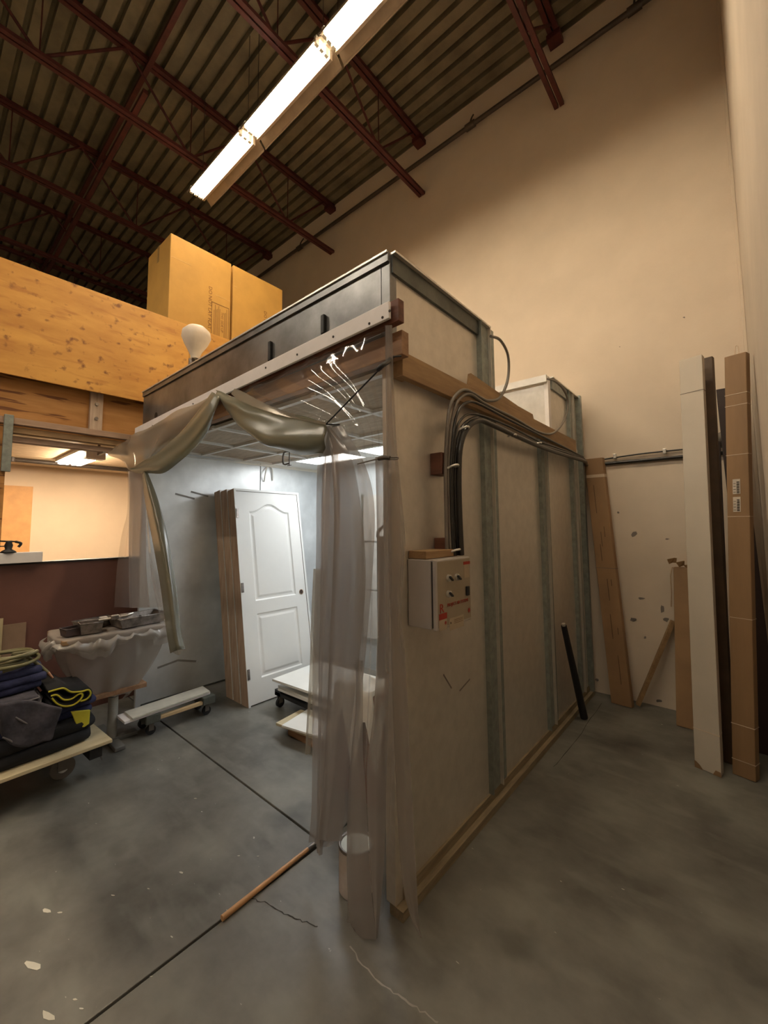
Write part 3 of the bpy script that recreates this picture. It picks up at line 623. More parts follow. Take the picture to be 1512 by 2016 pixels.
grid('rolled_fold', [
    [C(282, 935, 1.27), C(290, 935, 1.31), C(292, 935, 1.27)],
    [C(302, 1060, 1.27), C(316, 1060, 1.31), C(329, 1060, 1.27)],
    [C(340, 1284, 1.27), C(352, 1290, 1.31), C(360, 1280, 1.27)]], V_TAN, CL_, 20, 30)
TC = thing('tie_cord', 'thin black cord from the booth corner down to the curtain gather', 'cord', tuple(C(642, 835, 1.24)), 'curtain ties')
A = C(752, 722, 1.25); B = C(642, 835, 1.235)
MB().cyl(A, B, .0035, n=6).obj('cord', BLACK, TC)
MB().tube([C(744, 728, 1.25), C(752, 720, 1.25), C(764, 712, 1.30), C(772, 703, 1.37)], .010, 8).obj('knot', BLACK, TC)
MB().tube([C(766, 704, 1.34), C(778, 702, 1.36), C(790, 701, 1.38)], .004, 6).obj('cord_end', BLACK, TC)
MB().tube([(B.x, B.y, B.z), (B.x+.03, B.y+.02, B.z-.004), (B.x+.035, B.y+.05, B.z), (B.x-.01, B.y+.05, B.z)], .0035, 6).obj('loop', BLACK, TC)
TD = thing('tie_cord', 'short grey cord across the curtain beside the booth corner post, below the black cord', 'cord', tuple(C(760, 902, 1.27)), 'curtain ties')
MB().cyl(C(704, 913, 1.27), C(750, 902, 1.27), .0035, n=6).obj('cord', GREYC, TD)
MB().tube([C(746, 903, 1.27), C(757, 901, 1.265), C(768, 902, 1.27)], .009, 8).obj('knot', DARKST, TD)
MB().tube([C(766, 901, 1.27), C(782, 900, 1.29), C(782, 904, 1.29), C(768, 904, 1.27)], .0035, 6).obj('cord_end', GREYC, TD)

# ------------------------------------------------------------------ conduits on the booth's right side
XC = XB+PO+.05
def K(u, v, x=XC): return W(u, v, 'x', x)
paths = [
 (.009, GREYC, [(880, 1093), (878, 1000), (877, 920), (880, 850), (886, 800), (900, 775), (918, 768), (945, 782), (962, 789), (985, 782), (1000, 745), (1000, 700), (985, 670), (966, 662)], 'grey flexible conduit looping up to the top of the front plenum'),
 (.009, GREYC, [(887, 1093), (883, 1000), (882, 920), (887, 850), (895, 805), (905, 785), (925, 776), (955, 795), (1010, 822), (1060, 850), (1090, 852), (1112, 825), (1118, 790), (1108, 765), (1092, 750), (1078, 746)], 'grey flexible conduit looping up to the rear plenum'),
 (.008, BLKC, [(892, 1093), (888, 1000), (887, 920), (893, 850), (902, 810), (920, 792), (945, 796), (1000, 825), (1060, 855), (1110, 880), (1148, 900)], 'brown cable, upper run along the side beam'),
 (.007, BLKC, [(896, 1093), (891, 1000), (891, 920), (896, 860), (905, 830), (925, 815), (960, 822), (1010, 843), (1060, 868), (1110, 886), (1148, 902)], 'thin black cable, middle run along the side beam'),
 (.011, BLKC, [(902, 1093), (897, 1000), (896, 920), (902, 865), (915, 835), (938, 824), (965, 833), (1010, 855), (1065, 877), (1110, 890), (1148, 905)], 'black conduit bending over onto the side beam, inner of the two'),
 (.016, BLKC, [(908, 1093), (904, 1000), (903, 930), (906, 880), (918, 845), (942, 828), (970, 837), (1015, 858), (1068, 881), (1115, 897), (1150, 908)], 'thick black conduit bending over onto the side beam, outermost')]
for k, (r, m_, P, l) in enumerate(paths):
    pts = [K(u, v, XC+(.0 if k < 2 else .01)+(.018 if k == 5 else 0)) for u, v in P]
    if k in (3, 5): pts += [(XC-.02, YB-.05, pts[-1].z-.0), (XC+.10, YB-.022, pts[-1].z+.004*(5-k)), (XC+.5, YB-.02, pts[-1].z+.014*(5-k)), (XR-.03, YB-.02, pts[-1].z+.012*(5-k))]
    tag(MB().tube(pts, r, 8, 6).obj('conduit', m_), l, 'conduit', 'conduits beside the control box')
for u, v, l in ((868, 915, 'upper'), (876, 1080, 'lower')):
    p = K(u, v, XB+.03); tag(MB().box(XB+.001, XC-.012, p.y-.055, p.y+.055, p.z-.055, p.z+.055).obj('clamp_block', DKWOOD, bevel=.003), l+' wooden block behind the vertical conduits', 'block', 'conduit blocks')
for u, v, l in ((897, 917, 'upper'), (900, 1083, 'lower'), (918, 842, 'bend'), (1012, 857, 'middle beam'), (1062, 873, 'far beam')):
    p = K(u, v, XC+.035); tag(MB().tube([(p.x-.03, p.y-.03, p.z-.012), (p.x, p.y-.02, p.z), (p.x+.012, p.y, p.z+.004), (p.x, p.y+.02, p.z), (p.x-.03, p.y+.03, p.z)], .006, 6).obj('conduit_strap', CHROME), 'small metal strap on the conduits, '+l+' position', 'strap', 'conduit straps')
for u, v in ((1210, 898), (1308, 888)):
    p = W(u, v, 'y', YB-.04); tag(MB().box(p.x-.012, p.x+.012, YB-.045, YB-.001, p.z-.022, p.z+.022).obj('conduit_strap', CHROME, bevel=.003), 'bright strap on the back wall conduit, '+('nearer the booth' if u < 1250 else 'nearer the white carton'), 'strap', 'conduit straps')

# control box
CB = thing('control_box', 'grey steel control box with black switches and red lettering', 'control box', (-1.08, 1.7, 1.165))
bx0, bx1, by0, by1, bz0, bz1 = XB+.004, -1.0, 1.55, 1.86, 1.165, 1.468
MB().box(bx0, bx1-.028, by0, by1, bz0, bz1).obj('enclosure', ENAMEL, CB, bevel=.004)
MB().box(bx1-.026, bx1-.020, by0+.008, by1-.008, bz0+.008, bz1-.008).obj('gasket', BLACK, CB)
dr = MB().box(bx1-.018, bx1, by0, by1, bz0-.002, bz1).obj('door', ENAMEL, CB, bevel=.004)
MB().box(bx1, bx1+.0008, by0+.014, by1-.004, bz0+.01, bz1-.008).obj('door_face', BOXDOOR, dr)
fx = bx1+.001
for u, v, lab in ((882, 1138, 0), (898, 1136, 1), (882, 1169, 0)):
    p = W(u, v, 'x', fx); 
    kb = MB().cyl((fx, p.y, p.z), (fx+.012, p.y, p.z), .0155, n=18).obj('switch', CHROME, CB)
    MB().bar((fx+.018, p.y-.012, p.z+.008), (fx+.018, p.y+.012, p.z-.010), .007, .010, (1, 0, 0)).obj('switch_lever', BLACK, kb)
p = W(919, 1163, 'x', fx); MB().box(fx, fx+.01, p.y-.012, p.y+.012, p.z-.022, p.z+.022).obj('rocker_switch', BLACK, CB, bevel=.002)
def T(u, v, s, size, m_=REDINK, sx=1): 
    p = W(u, v, 'x', fx+.0015); text(s, size, frame((fx+.0012, p.y, p.z), (0, 1, 0), (0, 0, 1)), m_, CB, 'lettering', sx)
def R2(u0, v0, u1, v1, m_, name='sticker', e=0):
    A = W(u0, v0, 'x', fx); B = W(u1, v1, 'x', fx); MB().box(fx-.0002, fx+.0006+e, A.y, B.y, min(A.z, B.z), max(A.z, B.z)).obj(name, m_, CB)
R2(864, 1211, 880, 1238, STICK); R2(885, 1218, 913, 1232, STICK); 
R2(864, 1210, 880, 1217, REDINK, 'sticker_band', .0003)
T(865.5, 1208, 'R', .056, REDINK, 1.15); T(881, 1195, 'PROJECT AIR SYSTEMS', .021, REDINK, .92)
T(887, 1229, 'R', .014, INKD, 1.1)
for vv in (1220.5, 1223.5, 1227):
    A = W(894, vv, 'x', fx); B = W(911, vv, 'x', fx); MB().box(fx, fx+.0012, A.y, B.y, A.z-.0008, A.z+.0008).obj('sticker_line', INKP, CB)
def leaf(u, v, s):
    p = W(u, v, 'x', fx); pts = []
    for k in range(14):
        t = PI/2+2*PI*k/14; rr = s*(1 if k % 2 == 0 else .55); pts.append((fx+.0008, p.y+rr*math.cos(t), p.z+rr*math.sin(t)))
    MB().quadbox(pts, (.0006, 0, 0)).obj('red_leaf', REDINK, CB)
leaf(877, 1226, .010); leaf(923, 1201, .014)
R2(912, 1106, 925, 1110, REDINK, 'sticker_band', .0002); R2(913, 1112, 924, 1136, mat('pale_label', (.38, .30, .21), .6), 'sticker')
tag(MB().box(XB+.002, XB+.10, 1.56, 1.80, 1.470, 1.505).obj('wood_strip', PINE, bevel=.002), 'pine strip lying behind the top of the control box', 'board')
for u0, v0, u1, v1 in ((873, 1328, 889, 1355), (905, 1360, 925, 1337)):   # scratched tool marks on the first panel
    A = W(u0, v0, 'x', XB+.001); B = W(u1, v1, 'x', XB+.001); MB().bar(A, B, .0015, .008).obj('scratch', CHIP, SB)

# ------------------------------------------------------------------ aisle: cartons and sticks
def leaner(name, label, cat, m_, base, top, wvec, dvec, group=None, parts=None, bevel=.004):
    base = Vector(base); top = Vector(top); wv = Vector(wvec); dv = Vector(dvec)
    o = thing(name, label, cat, tuple(base), group)
    P = [base, base+wv, base+wv+dv, base+dv]
    MB().quadbox(P, top-base).obj(parts or 'carton', m_, o, bevel=bevel); return o, base, top, wv, dv
def band(o, base, top, wv, dv, t, h, m_, name='tape_band', e=.0015):
    A = top-base; L = A.length; n1 = wv.normalized(); n2 = dv.normalized(); q = base+A*t
    P = [q-n1*e-n2*e, q+wv+n1*e-n2*e, q+wv+dv+n1*e+n2*e, q+dv-n1*e+n2*e]
    MB().quadbox(P, A.normalized()*h).obj(name, m_, o)
TAPE = mat('clear_tape', (.62, .50, .38), .2); SEAM = mat('dark_seam', (.16, .13, .11), .8)  # SEAM is the dark line along carton seams
# white carton
A = W(1368, 1508, 'z', 0); 
r_ = leaner('white_carton', 'tall white carton with worn foot, standing left of the brown carton', 'box', mat('white_carton', (.50, .45, .38), .6, var=.03), (-.307, 3.60, .002), (-.262, 3.86, 2.87), (.138, -.045, 0), (.010, .075, 0))
band(*r_, .905, .004, SEAM, 'seam'); band(*r_, .085, .004, TAPE, 'seam')
for t_, ww in ((0., .03),):
    MB().quadbox([r_[1]+Vector((0, -.001, 0)), r_[1]+Vector((.045, -.016, 0)), r_[1]+Vector((.03, -.012, .025)), r_[1]+Vector((.012, -.006, .04)), r_[1]+Vector((0, -.001, .045))], (0, -.0015, 0)).obj('scuffed_corner', CARD2, r_[0])
    MB().quadbox([r_[1]+Vector((.095, -.032, 0)), r_[1]+Vector((.138, -.046, 0)), r_[1]+Vector((.136, -.046, .03)), r_[1]+Vector((.11, -.037, .032))], (0, -.0015, 0)).obj('scuffed_corner', CARD2, r_[0])
# brown carton, leaning to the right wall
bc = leaner('brown_carton', 'tall brown taped carton with two barcode labels, by the right wall', 'box', CARD2, (-.118, 3.66, .002), (-.002, 3.72, 2.78), (.112, -.03, 0), (.02, .06, 0))
for t_ in (.035, .115, .36, .60, .75, .872, .90): band(*bc, t_, .004, TAPE)
def onfront(rr, t, s0, s1, h, m_, name, e=.002):
    o, base, top, wv, dv = rr; A = (top-base); q = base+A*t; n = -dv.normalized()*e
    MB().quadbox([q+wv*s0+n, q+wv*s1+n, q+wv*s1+n+A.normalized()*h, q+wv*s0+n+A.normalized()*h], n*.4).obj(name, m_, o); return q+n*1.5, A.normalized()
LAB = mat('paper_label', (.55, .49, .42), .6)
for t_ in (.612, .655):
    onfront(bc, t_, .28, .62, .10, LAB, 'barcode_label')
    for k in range(9):
        onfront(bc, t_+.002+k*.0032, .46, .58, .004 if k % 2 else .006, INKD, 'barcode_bar', .0032)
    for k in range(4): onfront(bc, t_+.004+k*.007, .31, .42, .003, INKD, 'print_line', .0032)
MB().tube([bc[2]+Vector((.055, .01, -.01)), bc[2]+Vector((.06, .01, .06)), bc[2]+Vector((.075, .01, .06)), bc[2]+Vector((.075, .01, -.01))], .004, 6, 2).obj('tape_loop', TAPE, bc[0])
# dark things between and behind
leaner('dark_carton', 'dark brown carton leaning just right of the white carton', 'box', CARDD, (-.165, 3.80, .002), (-.125, 4.02, 2.90), (.055, -.012, 0), (.01, .05, 0))
leaner('espresso_board', 'very dark long board between white and brown cartons, behind them', 'board', ESP, (-.155, 4.20, .002), (-.105, 4.40, 2.30), (.04, 0, 0), (0, .02, 0), parts='board')
leaner('red_board', 'dark red long board seen in the gap left of the brown carton', 'board', REDB, (-.07, 4.25, .002), (-.035, 4.42, 2.04), (.06, 0, 0), (0, .02, 0), parts='board')
leaner('espresso_board', 'very dark wide board in the corner behind the brown carton', 'board', ESP, (.0, 4.1, .002), (-.07, 4.46, 2.75), (.135, 0, 0), (0, .02, 0), parts='board')
p = W(1427, 868, 'y', YB-.05)
tag(MB().lathe((p.x, YB-.06, p.z), [(.001, 0), (.07, 0), (.07, .04), (.001, .09)], 16, Matrix.Rotation(R(70), 4, 'X')).obj('cable_coil', GREYC), 'pale round fitting on the wall between the white and brown cartons', 'fitting')
# tall tan carton by the booth end
tcr = leaner('tan_carton', 'long tan carton leaning on the back wall beside the booth end', 'box', CARD3, (-.955, 4.36, .002), (-1.118, 4.50, 2.28), (.165, -.01, 0), (.01, .05, 0))
band(*tcr, .53, .004, SEAM, 'seam'); band(*tcr, .915, .03, TAPE, 'tape_band', .001)
for t_, s0, L_ in ((.76, .35, .28), (.62, .45, .14), (.56, .35, .16), (.40, .5, .20), (.25, .45, .22), (.08, .6, .25), (.66, .65, .10), (.46, .7, .06), (.27, .75, .06)):
    onfront(tcr, t_, s0, s0+.035, L_, INKP, 'printed_line')
# smaller tan carton with torn top
tb = leaner('tan_carton', 'short tan carton with torn top, behind the tall white carton', 'box', CARD3, (-.463, 4.22, .002), (-.44, 4.46, 1.25), (.17, -.01, 0), (.01, .06, 0))
vs = []; rn = random.Random(5)
for k in range(9):
    a0 = tb[2]+Vector((-.03+.2*k/8, rn.uniform(-.03, .05), rn.uniform(-.03, .04)))
    vs.append(a0)
MB().add([v_ for p_ in vs for v_ in (p_, p_+Vector((rn.uniform(-.02, .02), -.04, .045)))], [(2*i, 2*i+1, 2*i+3, 2*i+2) for i in range(8)]).obj('torn_flap', mat('torn_card', (.55, .38, .2), .8), tb[0])
MB().tube([tb[2]+Vector((-.005, -.01, 0)), tb[2]+Vector((-.02, -.02, -.08)), tb[2]+Vector((-.022, -.02, -.22)), tb[2]+Vector((-.03, -.02, -.34))], .005, 5).obj('torn_strip', mat('torn_card2', (.45, .32, .2), .8), tb[0])
a = W(1256, 1392, 'z', 0); b = W(1325, 1222, 'y', 4.52)
tag(MB().bar(a+Vector((0, 0, .02)), b, .045, .03).obj('wood_stick', PINE, bevel=.002), 'slanted wooden stick propped against the back wall', 'stick')
a = W(1150, 1415, 'z', 0); b = W(1110, 1232, 'x', XB+PO+.03)
PL = thing('black_tube', 'black tube leaning on the booth\'s right side', 'tube', tuple(a))
MB().cyl(a+Vector((0, 0, .012)), b, .030, .022, n=16).obj('tube', BLACK, PL); MB().cyl(b, b+(b-a).normalized()*.02, .014, n=12).obj('tip', CHROME, PL)

# ------------------------------------------------------------------ floor items in front
a = W(437, 1808, 'z', .012); b = W(606, 1672, 'z', .012); d = (b-a).normalized()
BH = thing('broom_handle', 'bare wooden handle lying on the floor joint', 'stick', tuple(a))
MB().cyl(a, b, .0115, .0095, n=14).obj('shaft', mat('varnished_wood', (.55, .30, .13), .4, var=.15, stretch=(10, 2, 10)), BH); MB().cyl(b, b+d*.05, .010, n=12).obj('ferrule', STEELD, BH)
pc = W(685, 1785, 'z', 0); pc = Vector((-1.33, 1.345, 0)); pc = (W(652, 1760, 'z', 0)+W(720, 1765, 'z', 0))/2; cr_ = .078
PT = thing('paint_can', 'pale one gallon paint can behind the clear curtain', 'can', (pc.x, pc.y+.02, 0)); cc = (pc.x, pc.y+.05, 0)
MB().lathe(cc, [(.001, .003), (cr_-.002, .003), (cr_, .006), (cr_, .186), (cr_-.002, .19)], 32).obj('can_body', mat('can_label', (.55, .50, .47), .5, var=.04, stretch=(1, 1, 10)), PT)
MB().lathe(cc, [(cr_+.002, .184), (cr_+.003, .194), (cr_-.006, .196), (cr_-.010, .188)], 32).obj('rim', STEELD, PT)
MB().lathe(cc, [(cr_-.010, .188), (.04, .186), (.001, .186)], 32).obj('lid', mat('can_lid', (.42, .42, .36), .4, .3, var=.1), PT)

# ------------------------------------------------------------------ doors inside the booth
def hung_door(x0, tilt_top, label, full):
    # a prehung door leaning left: foot at x0, width along y
    y0 = 2.128; w_ = .80; h = 2.03; th = math.asin(.339/2.03)
    D = thing('prehung_door', label, 'door', (x0, y0+.4, 0), 'white panel doors leaning in the booth')
    M_ = Matrix.Translation((x0, y0, 0)) @ Matrix.Rotation(-th, 4, 'Y')   # local: x outward, y width, z height
    dp = .118
    def bx(name, m_, *a, p=D, bev=0): return MB().box(*a, M=M_).obj(name, m_, p, bevel=bev)
    bx('jamb', PINEZ, -dp, -.004, 0, .019, .0, h); bx('jamb', PINEZ, -dp, -.004, w_-.019, w_, .0, h); bx('jamb', PINEZ, -dp, -.004, .019, w_-.019, h-.019, h)
    bx('jamb_face', WHITED, -.004, 0, 0, .022, 0, h); bx('jamb_face', WHITED, -.004, 0, w_-.022, w_, 0, h); bx('jamb_face', WHITED, -.004, 0, .022, w_-.022, h-.022, h)
    if not full:
        bx('slab', WHITED, -.045, -.008, .024, w_-.024, .03, h-.025); return
    # slab with two sunk panels, arched top one: heightfield strips
    yl_, yr = .024, w_-.024; X = -.008
    def arch(t, s=0): # t 0..1 across upper panel
        c = .5-.5*math.cos(2*PI*t); return .085*(c**1.3)
    sl = MB(); nU, nV = 90, 200
    pa, pb = .155, w_-.155
    def inside(y, z):
        d1 = -1
        if pa < y < pb:
            t = (y-pa)/(pb-pa); top = 1.80+arch(t)
            d1 = min(y-pa, pb-y, z-.92, top-z)
            if .22 < z < .80: d1 = max(d1, min(y-pa, pb-y, z-.22, .80-z))
        return d1
    def hgt(d_):
        if d_ <= 0: return 0
        if d_ < .012: return -.010*(d_/.012)
        if d_ < .028: return -.010
        if d_ < .050: return -.010+.007*((d_-.028)/.022)
        return -.003
    ysl = sorted(set([round(yl_+(yr-yl_)*i/nU, 5) for i in range(nU+1)]+[pa+e for e in (0, .012, .028, .05)]+[pb-e for e in (0, .012, .028, .05)]))
    zsl = sorted(set([round(.012+(h-.037)*i/nV, 5) for i in range(nV+1)]+[q for e in (0, .012, .028, .05) for q in (.92+e, .22+e, .80-e)]))
    nn = len(ysl); vs_ = [M_ @ Vector((X+hgt(inside(y, z)), y, z)) for z in zsl for y in ysl]
    MB().add(vs_, [(j*nn+i, j*nn+i+1, (j+1)*nn+i+1, (j+1)*nn+i) for j in range(len(zsl)-1) for i in range(nn-1)]).box(-.045, X-.011, yl_, yr, .012, h-.025, M=M_).obj('slab', WHITED, D)
    for zz in (.28, 1.06, 1.78): bx('hinge', STEELD, -.006, .008, .008, .030, zz-.045, zz+.045)
    MB().cyl(M_ @ Vector((-.03, w_-.085, .94)), M_ @ Vector((X+.001, w_-.085, .94)), .026, n=20).obj('knob_bore', mat('bore_dark', (.05, .03, .02), .8), D)
    MB().lathe((0, 0, 0), [(.022, 0), (.028, .002), (.028, 0)], 20, M_ @ Matrix.Translation((X+.002, w_-.085, .94)) @ Matrix.Rotation(PI/2, 4, 'Y')).obj('bore_rim', PINEZ, D)
hung_door(-3.364, 0, 'white arched two-panel door at the front of the leaning stack', True)
hung_door(-3.50, 0, 'second door of the leaning stack, only its raw jamb edge showing', False)
hung_door(-3.636, 0, 'rearmost door of the leaning stack, nearest the steel wall', False)

# cart with painted panels at the doors' foot
def caster(p, r, parent, m_=BLACK, h=None, ax='x'):
    x, y = p; h = h or 2*r+.02; a_ = (.012, 0, 0) if ax == 'x' else (0, .012, 0); a_ = Vector(a_); c_ = Vector((x, y, r+.001))
    wo = MB().cyl(c_-a_, c_+a_, r, n=18).obj('wheel', m_, parent)
    MB().box(x-.018, x-.014, y-.018, y+.018, r, h).box(x+.014, x+.018, y-.018, y+.018, r, h).box(x-.025, x+.025, y-.025, y+.025, h-.004, h).obj('caster_fork', GREYC, parent)
PC = thing('panel_dolly', 'low dolly in front of the doors carrying white panels', 'dolly', (-2.75, 2.6, 0))
ZP = .135
MB().box(-3.22, -2.35, 2.30, 2.36, ZP-.03, ZP).box(-3.22, -2.35, 2.80, 2.86, ZP-.03, ZP).box(-3.22, -3.14, 2.30, 2.86, ZP-.03, ZP+.02).obj('dolly_frame', BLACK, PC)
for q in ((-3.18, 2.33), (-3.18, 2.83), (-2.42, 2.33), (-2.42, 2.83)): caster(q, .04, PC, h=ZP-.03)
rot = lambda a_, c_: Matrix.Translation(c_) @ Matrix.Rotation(R(a_), 4, 'Z')
labs = [('white painted panel at the bottom of the dolly stack', .155, .175, .42, .26, 2), ('white painted panel in the middle of the dolly stack', .177, .195, .42, .27, -1), ('white painted panel on top of the dolly stack', .25, .27, .44, .30, 4)]
for l, z0, z1, hx, hy, an in labs:
    tag(MB().box(-hx, hx, -hy, hy, z0-.2, z1-.2, M=rot(an, (-2.76, 2.57, .2))).obj('painted_panel', WHITE, bevel=.002), l, 'board', 'panels on the dolly')
for i, (x_, y_) in enumerate(((-3.0, 2.40), (-2.5, 2.40), (-3.0, 2.75), (-2.5, 2.75))):
    tag(MB().box(x_-.03, x_+.03, y_-.03, y_+.03, .196, .249).obj('wood_spacer', PLY3), 'small wood spacer between the panels, '+['front left', 'front right', 'rear left', 'rear right'][i], 'block', 'spacers in the panel stack')
tag(MB().box(-.20, .20, -.16, .16, 0, .015, M=rot(12, (-2.52, 2.18, .10))).obj('painted_panel', WHITE, bevel=.002), 'small pale panel lying low beside the dolly', 'board')
tag(MB().box(-.24, .2, -.14, .14, 0, .02, M=rot(8, (-2.56, 2.17, .078))).obj('painted_panel', PLY3, bevel=.002), 'bare wood board beneath the small pale panel', 'board')
tag(MB().box(-2.72, -2.36, 2.07, 2.26, .001, .077).obj('wood_crate', PINEX, bevel=.003), 'low wooden crate under the small panels beside the dolly', 'crate')
# things dimly seen through the right hand curtain
FR = thing('handle_cart', 'grey equipment cart with a tubular handle behind the clear curtain', 'cart', (-1.75, 2.35, 0))
p1 = W(738, 1050, 'y', 2.25); 
MB().box(-1.95, -1.45, 2.25, 2.6, .45, p1.z-.02).obj('cabinet', mat('grey_cabinet', (.16, .16, .16), .5), FR, bevel=.01)
MB().tube([(-1.95, 2.27, p1.z-.03), (-1.90, 2.27, p1.z+.05), (-1.5, 2.27, p1.z+.05), (-1.46, 2.27, p1.z-.03)], .012, 8, 2).obj('handle', GREYC, FR)
for q in ((-1.92, 2.28), (-1.48, 2.28), (-1.92, 2.57), (-1.48, 2.57)): MB().box(q[0]-.02, q[0]+.02, q[1]-.02, q[1]+.02, 0, .46).obj('leg', GREYC, FR)
BK = tag(MB().box(-2.02, -1.62, 1.86, 2.1, .02, .03).box(-2.0, -1.64, 1.88, 2.08, .03, .62).obj('wood_crate', DKWOOD, bevel=.01), 'brown wooden crate behind the clear curtain', 'crate')
cv = []; nq = 22
for j in range(nq):
    for i in range(nq):
        a_, b_ = i/(nq-1), j/(nq-1); x_ = -2.03+.42*a_; y_ = 1.84+.28*b_
        e = max(abs(a_-.5), abs(b_-.5))*2; z_ = .645+.03*noise.noise(Vector((x_*9, y_*9, 0)))-max(0, e-.75)*1.2*(1+.5*math.sin(a_*14+b_*11))
        cv.append((x_, y_, z_))
tag(MB().add(cv, [(j*nq+i, j*nq+i+1, (j+1)*nq+i+1, (j+1)*nq+i) for j in range(nq-1) for i in range(nq-1)], True).obj('white_rag', WHITE), 'white rag draped over the wooden crate behind the curtain', 'rag')

# ------------------------------------------------------------------ bag-covered stub on the booth roof
p = W(378, 712, 'y', 1.5); 
BG = thing('bagged_valve', 'white plastic bag tied over a stub on the booth roof edge', 'bag', (p.x, 1.5, 2.912))
zb = 2.912; MB().cyl((p.x, 1.5, zb), (p.x, 1.5, zb+.10), .028, n=14).box(p.x-.04, p.x+.04, 1.475, 1.525, zb, zb+.01).obj('stub', STEELD, BG)
pr = [(.036, .085), (.034, .11), (.055, .15), (.095, .21), (.115, .265), (.108, .315), (.07, .35), (.001, .36)]
bo = MB().lathe((p.x, 1.5, zb), pr, 26).obj('bag', BAG, BG)
for v_ in bo.data.vertices:
    n_ = noise.noise(v_.co*14)*.012; v_.co.x += n_+(v_.co.z-.1)*.02; v_.co.y += noise.noise(v_.co*11+Vector((5, 0, 0)))*.01

# ------------------------------------------------------------------ table with plastic drape and tool trays
TX, TY, TZ = -3.72, 1.11, .845
TB = thing('work_table', 'pedestal work table wrapped in clear plastic, left of the booth', 'table', (TX, TY, 0))
MB().box(TX-.22, TX+.24, TY-.36, TY+.35, TZ-.03, TZ).obj('table_top', PINE, TB, bevel=.004)
MB().cyl((-3.66, 1.13, .05), (-3.66, 1.13, TZ-.03), .022, n=16).cyl((-3.66, 1.13, .02), (-3.66, 1.13, .33), .034, n=16).obj('pedestal', mat('grey_pedestal', (.28, .28, .26), .5), TB)
MB().box(-3.69, -3.62, .80, 1.30, .002, .03).obj('foot', mat('grey_foot', (.13, .13, .12), .6), TB, bevel=.005)
MB().box(-3.95, -3.70, 1.09, 1.16, .002, .03).obj('foot', bpy.data.materials['grey_foot'], TB, bevel=.005)
MB().box(-3.61, -3.45, 1.09, 1.16, .002, .03).obj('foot', bpy.data.materials['grey_foot'], TB, bevel=.005)
MB().box(-3.86, -3.58, .96, 1.34, .36, .395).obj('lower_shelf', PINEX, TB, bevel=.003)
DR = None
nq, mq = 120, 46; vs = []
for j in range(mq):
    for i in range(nq):
        a_ = 2*PI*i/nq; b_ = j/(mq-1)
        cx_, cy_ = math.cos(a_), math.sin(a_); k_ = 1/max(abs(cx_), abs(cy_))**.75
        if b_ < .3:                      # on top
            t = b_/.3; x_ = TX+.01+cx_*k_*.25*t; y_ = TY-.01+cy_*k_*.375*t; z_ = TZ+.006+.004*noise.noise(Vector((x_*9, y_*9, 0)))
        else:
            t = (b_-.3)/.7; hang = .44 if cx_ > -.2 else .2
            fl = .5+.5*noise.noise(Vector((cx_*1.6+3, cy_*1.6, 0)))
            hang = .12+.42*max(0, min(1, .6+cx_*.7+.1*cy_))*(.7+.6*fl)
            tap = 1+.05*math.sin(t*3)-.62*t**1.3*(hang/.5)+.045*math.sin(a_*9+t*2)*(t+.1)
            x_ = TX+.01+cx_*k_*.25*tap; y_ = TY-.01+cy_*k_*.375*tap; z_ = TZ+.004-hang*t
        vs.append((x_, y_, z_))
dr_ = MB().add(vs, [(j*nq+i, j*nq+(i+1)%nq, (j+1)*nq+(i+1)%nq, (j+1)*nq+i) for j in range(mq-1) for i in range(nq)], True).obj('plastic_sheet', PLAST)
tag(dr_, 'crumpled clear plastic sheet draped over the work table', 'sheet')
ruf = []
for k in range(60):
    a_ = k/59*2*PI*.58-PI*.55; cx_, cy_ = math.cos(a_), math.sin(a_); k_ = 1/max(abs(cx_), abs(cy_))**.75
    rr = 1.03+.05*math.sin(k*1.1); z_ = TZ-.005-.03*abs(math.sin(k*.7)); ruf.append((TX+.01+cx_*k_*.25*rr, TY-.01+cy_*k_*.375*rr, z_))
def ruffle(drop, off):
    v2 = []; M5 = 6
    for j in range(M5):
        for k, p_ in enumerate(ruf):
            t = j/(M5-1); o_ = Vector(p_)-Vector((TX, TY, p_[2])); o_.normalize()
            q_ = Vector(p_)+o_*(off*math.sin(t*PI)+.012*math.sin(k*1.7+t*3)); q_.z -= drop*t*(.8+.5*math.sin(k*.35)); v2.append(q_)
    n5 = len(ruf)
    return MB().add(v2, [(j*n5+i, j*n5+i+1, (j+1)*n5+i+1, (j+1)*n5+i) for j in range(M5-1) for i in range(n5-1)], True).obj('bunched_edge', PLAST, dr_)
ruffle(.07, .03); ruffle(.10, .015)
ZT = TZ+.014
def tray(cx, cy, l, w_, h, label, m_, rotz=0, z=ZT):
    o = thing('metal_tray', label, 'tray', (cx, cy, z), 'trays and tins on the work table'); M_ = Matrix.Translation((cx, cy, z)) @ Matrix.Rotation(rotz, 4, 'Z')
    T_ = .003; b = MB(); pl_ = [(-w_/2, -l/2), (w_/2, -l/2), (w_/2, l/2), (-w_/2, l/2)]; s_ = .86
    O = [M_ @ Vector((x*s_, y*s_, 0)) for x, y in pl_]+[M_ @ Vector((x, y, h)) for x, y in pl_]
    I = [M_ @ Vector((x*s_*.97, y*s_*.97, T_)) for x, y in pl_]+[M_ @ Vector((x*.97, y*.97, h)) for x, y in pl_]
    b.add(O+I, [(0,3,2,1), (8,9,10,11)]+[(i, (i+1)%4, (i+1)%4+4, i+4) for i in range(4)]+[(i+8, i+12, (i+1)%4+12, (i+1)%4+8) for i in range(4)]+[(i+4, (i+1)%4+4, (i+1)%4+12, i+12) for i in range(4)])
    b.obj('tray_pan', m_, o)
    rim_ = [M_ @ Vector((x, y, h)) for x, y in pl_]; MB().tube(rim_+[rim_[0]], .004, 6, 1).obj('rim', m_, o); return o, M_
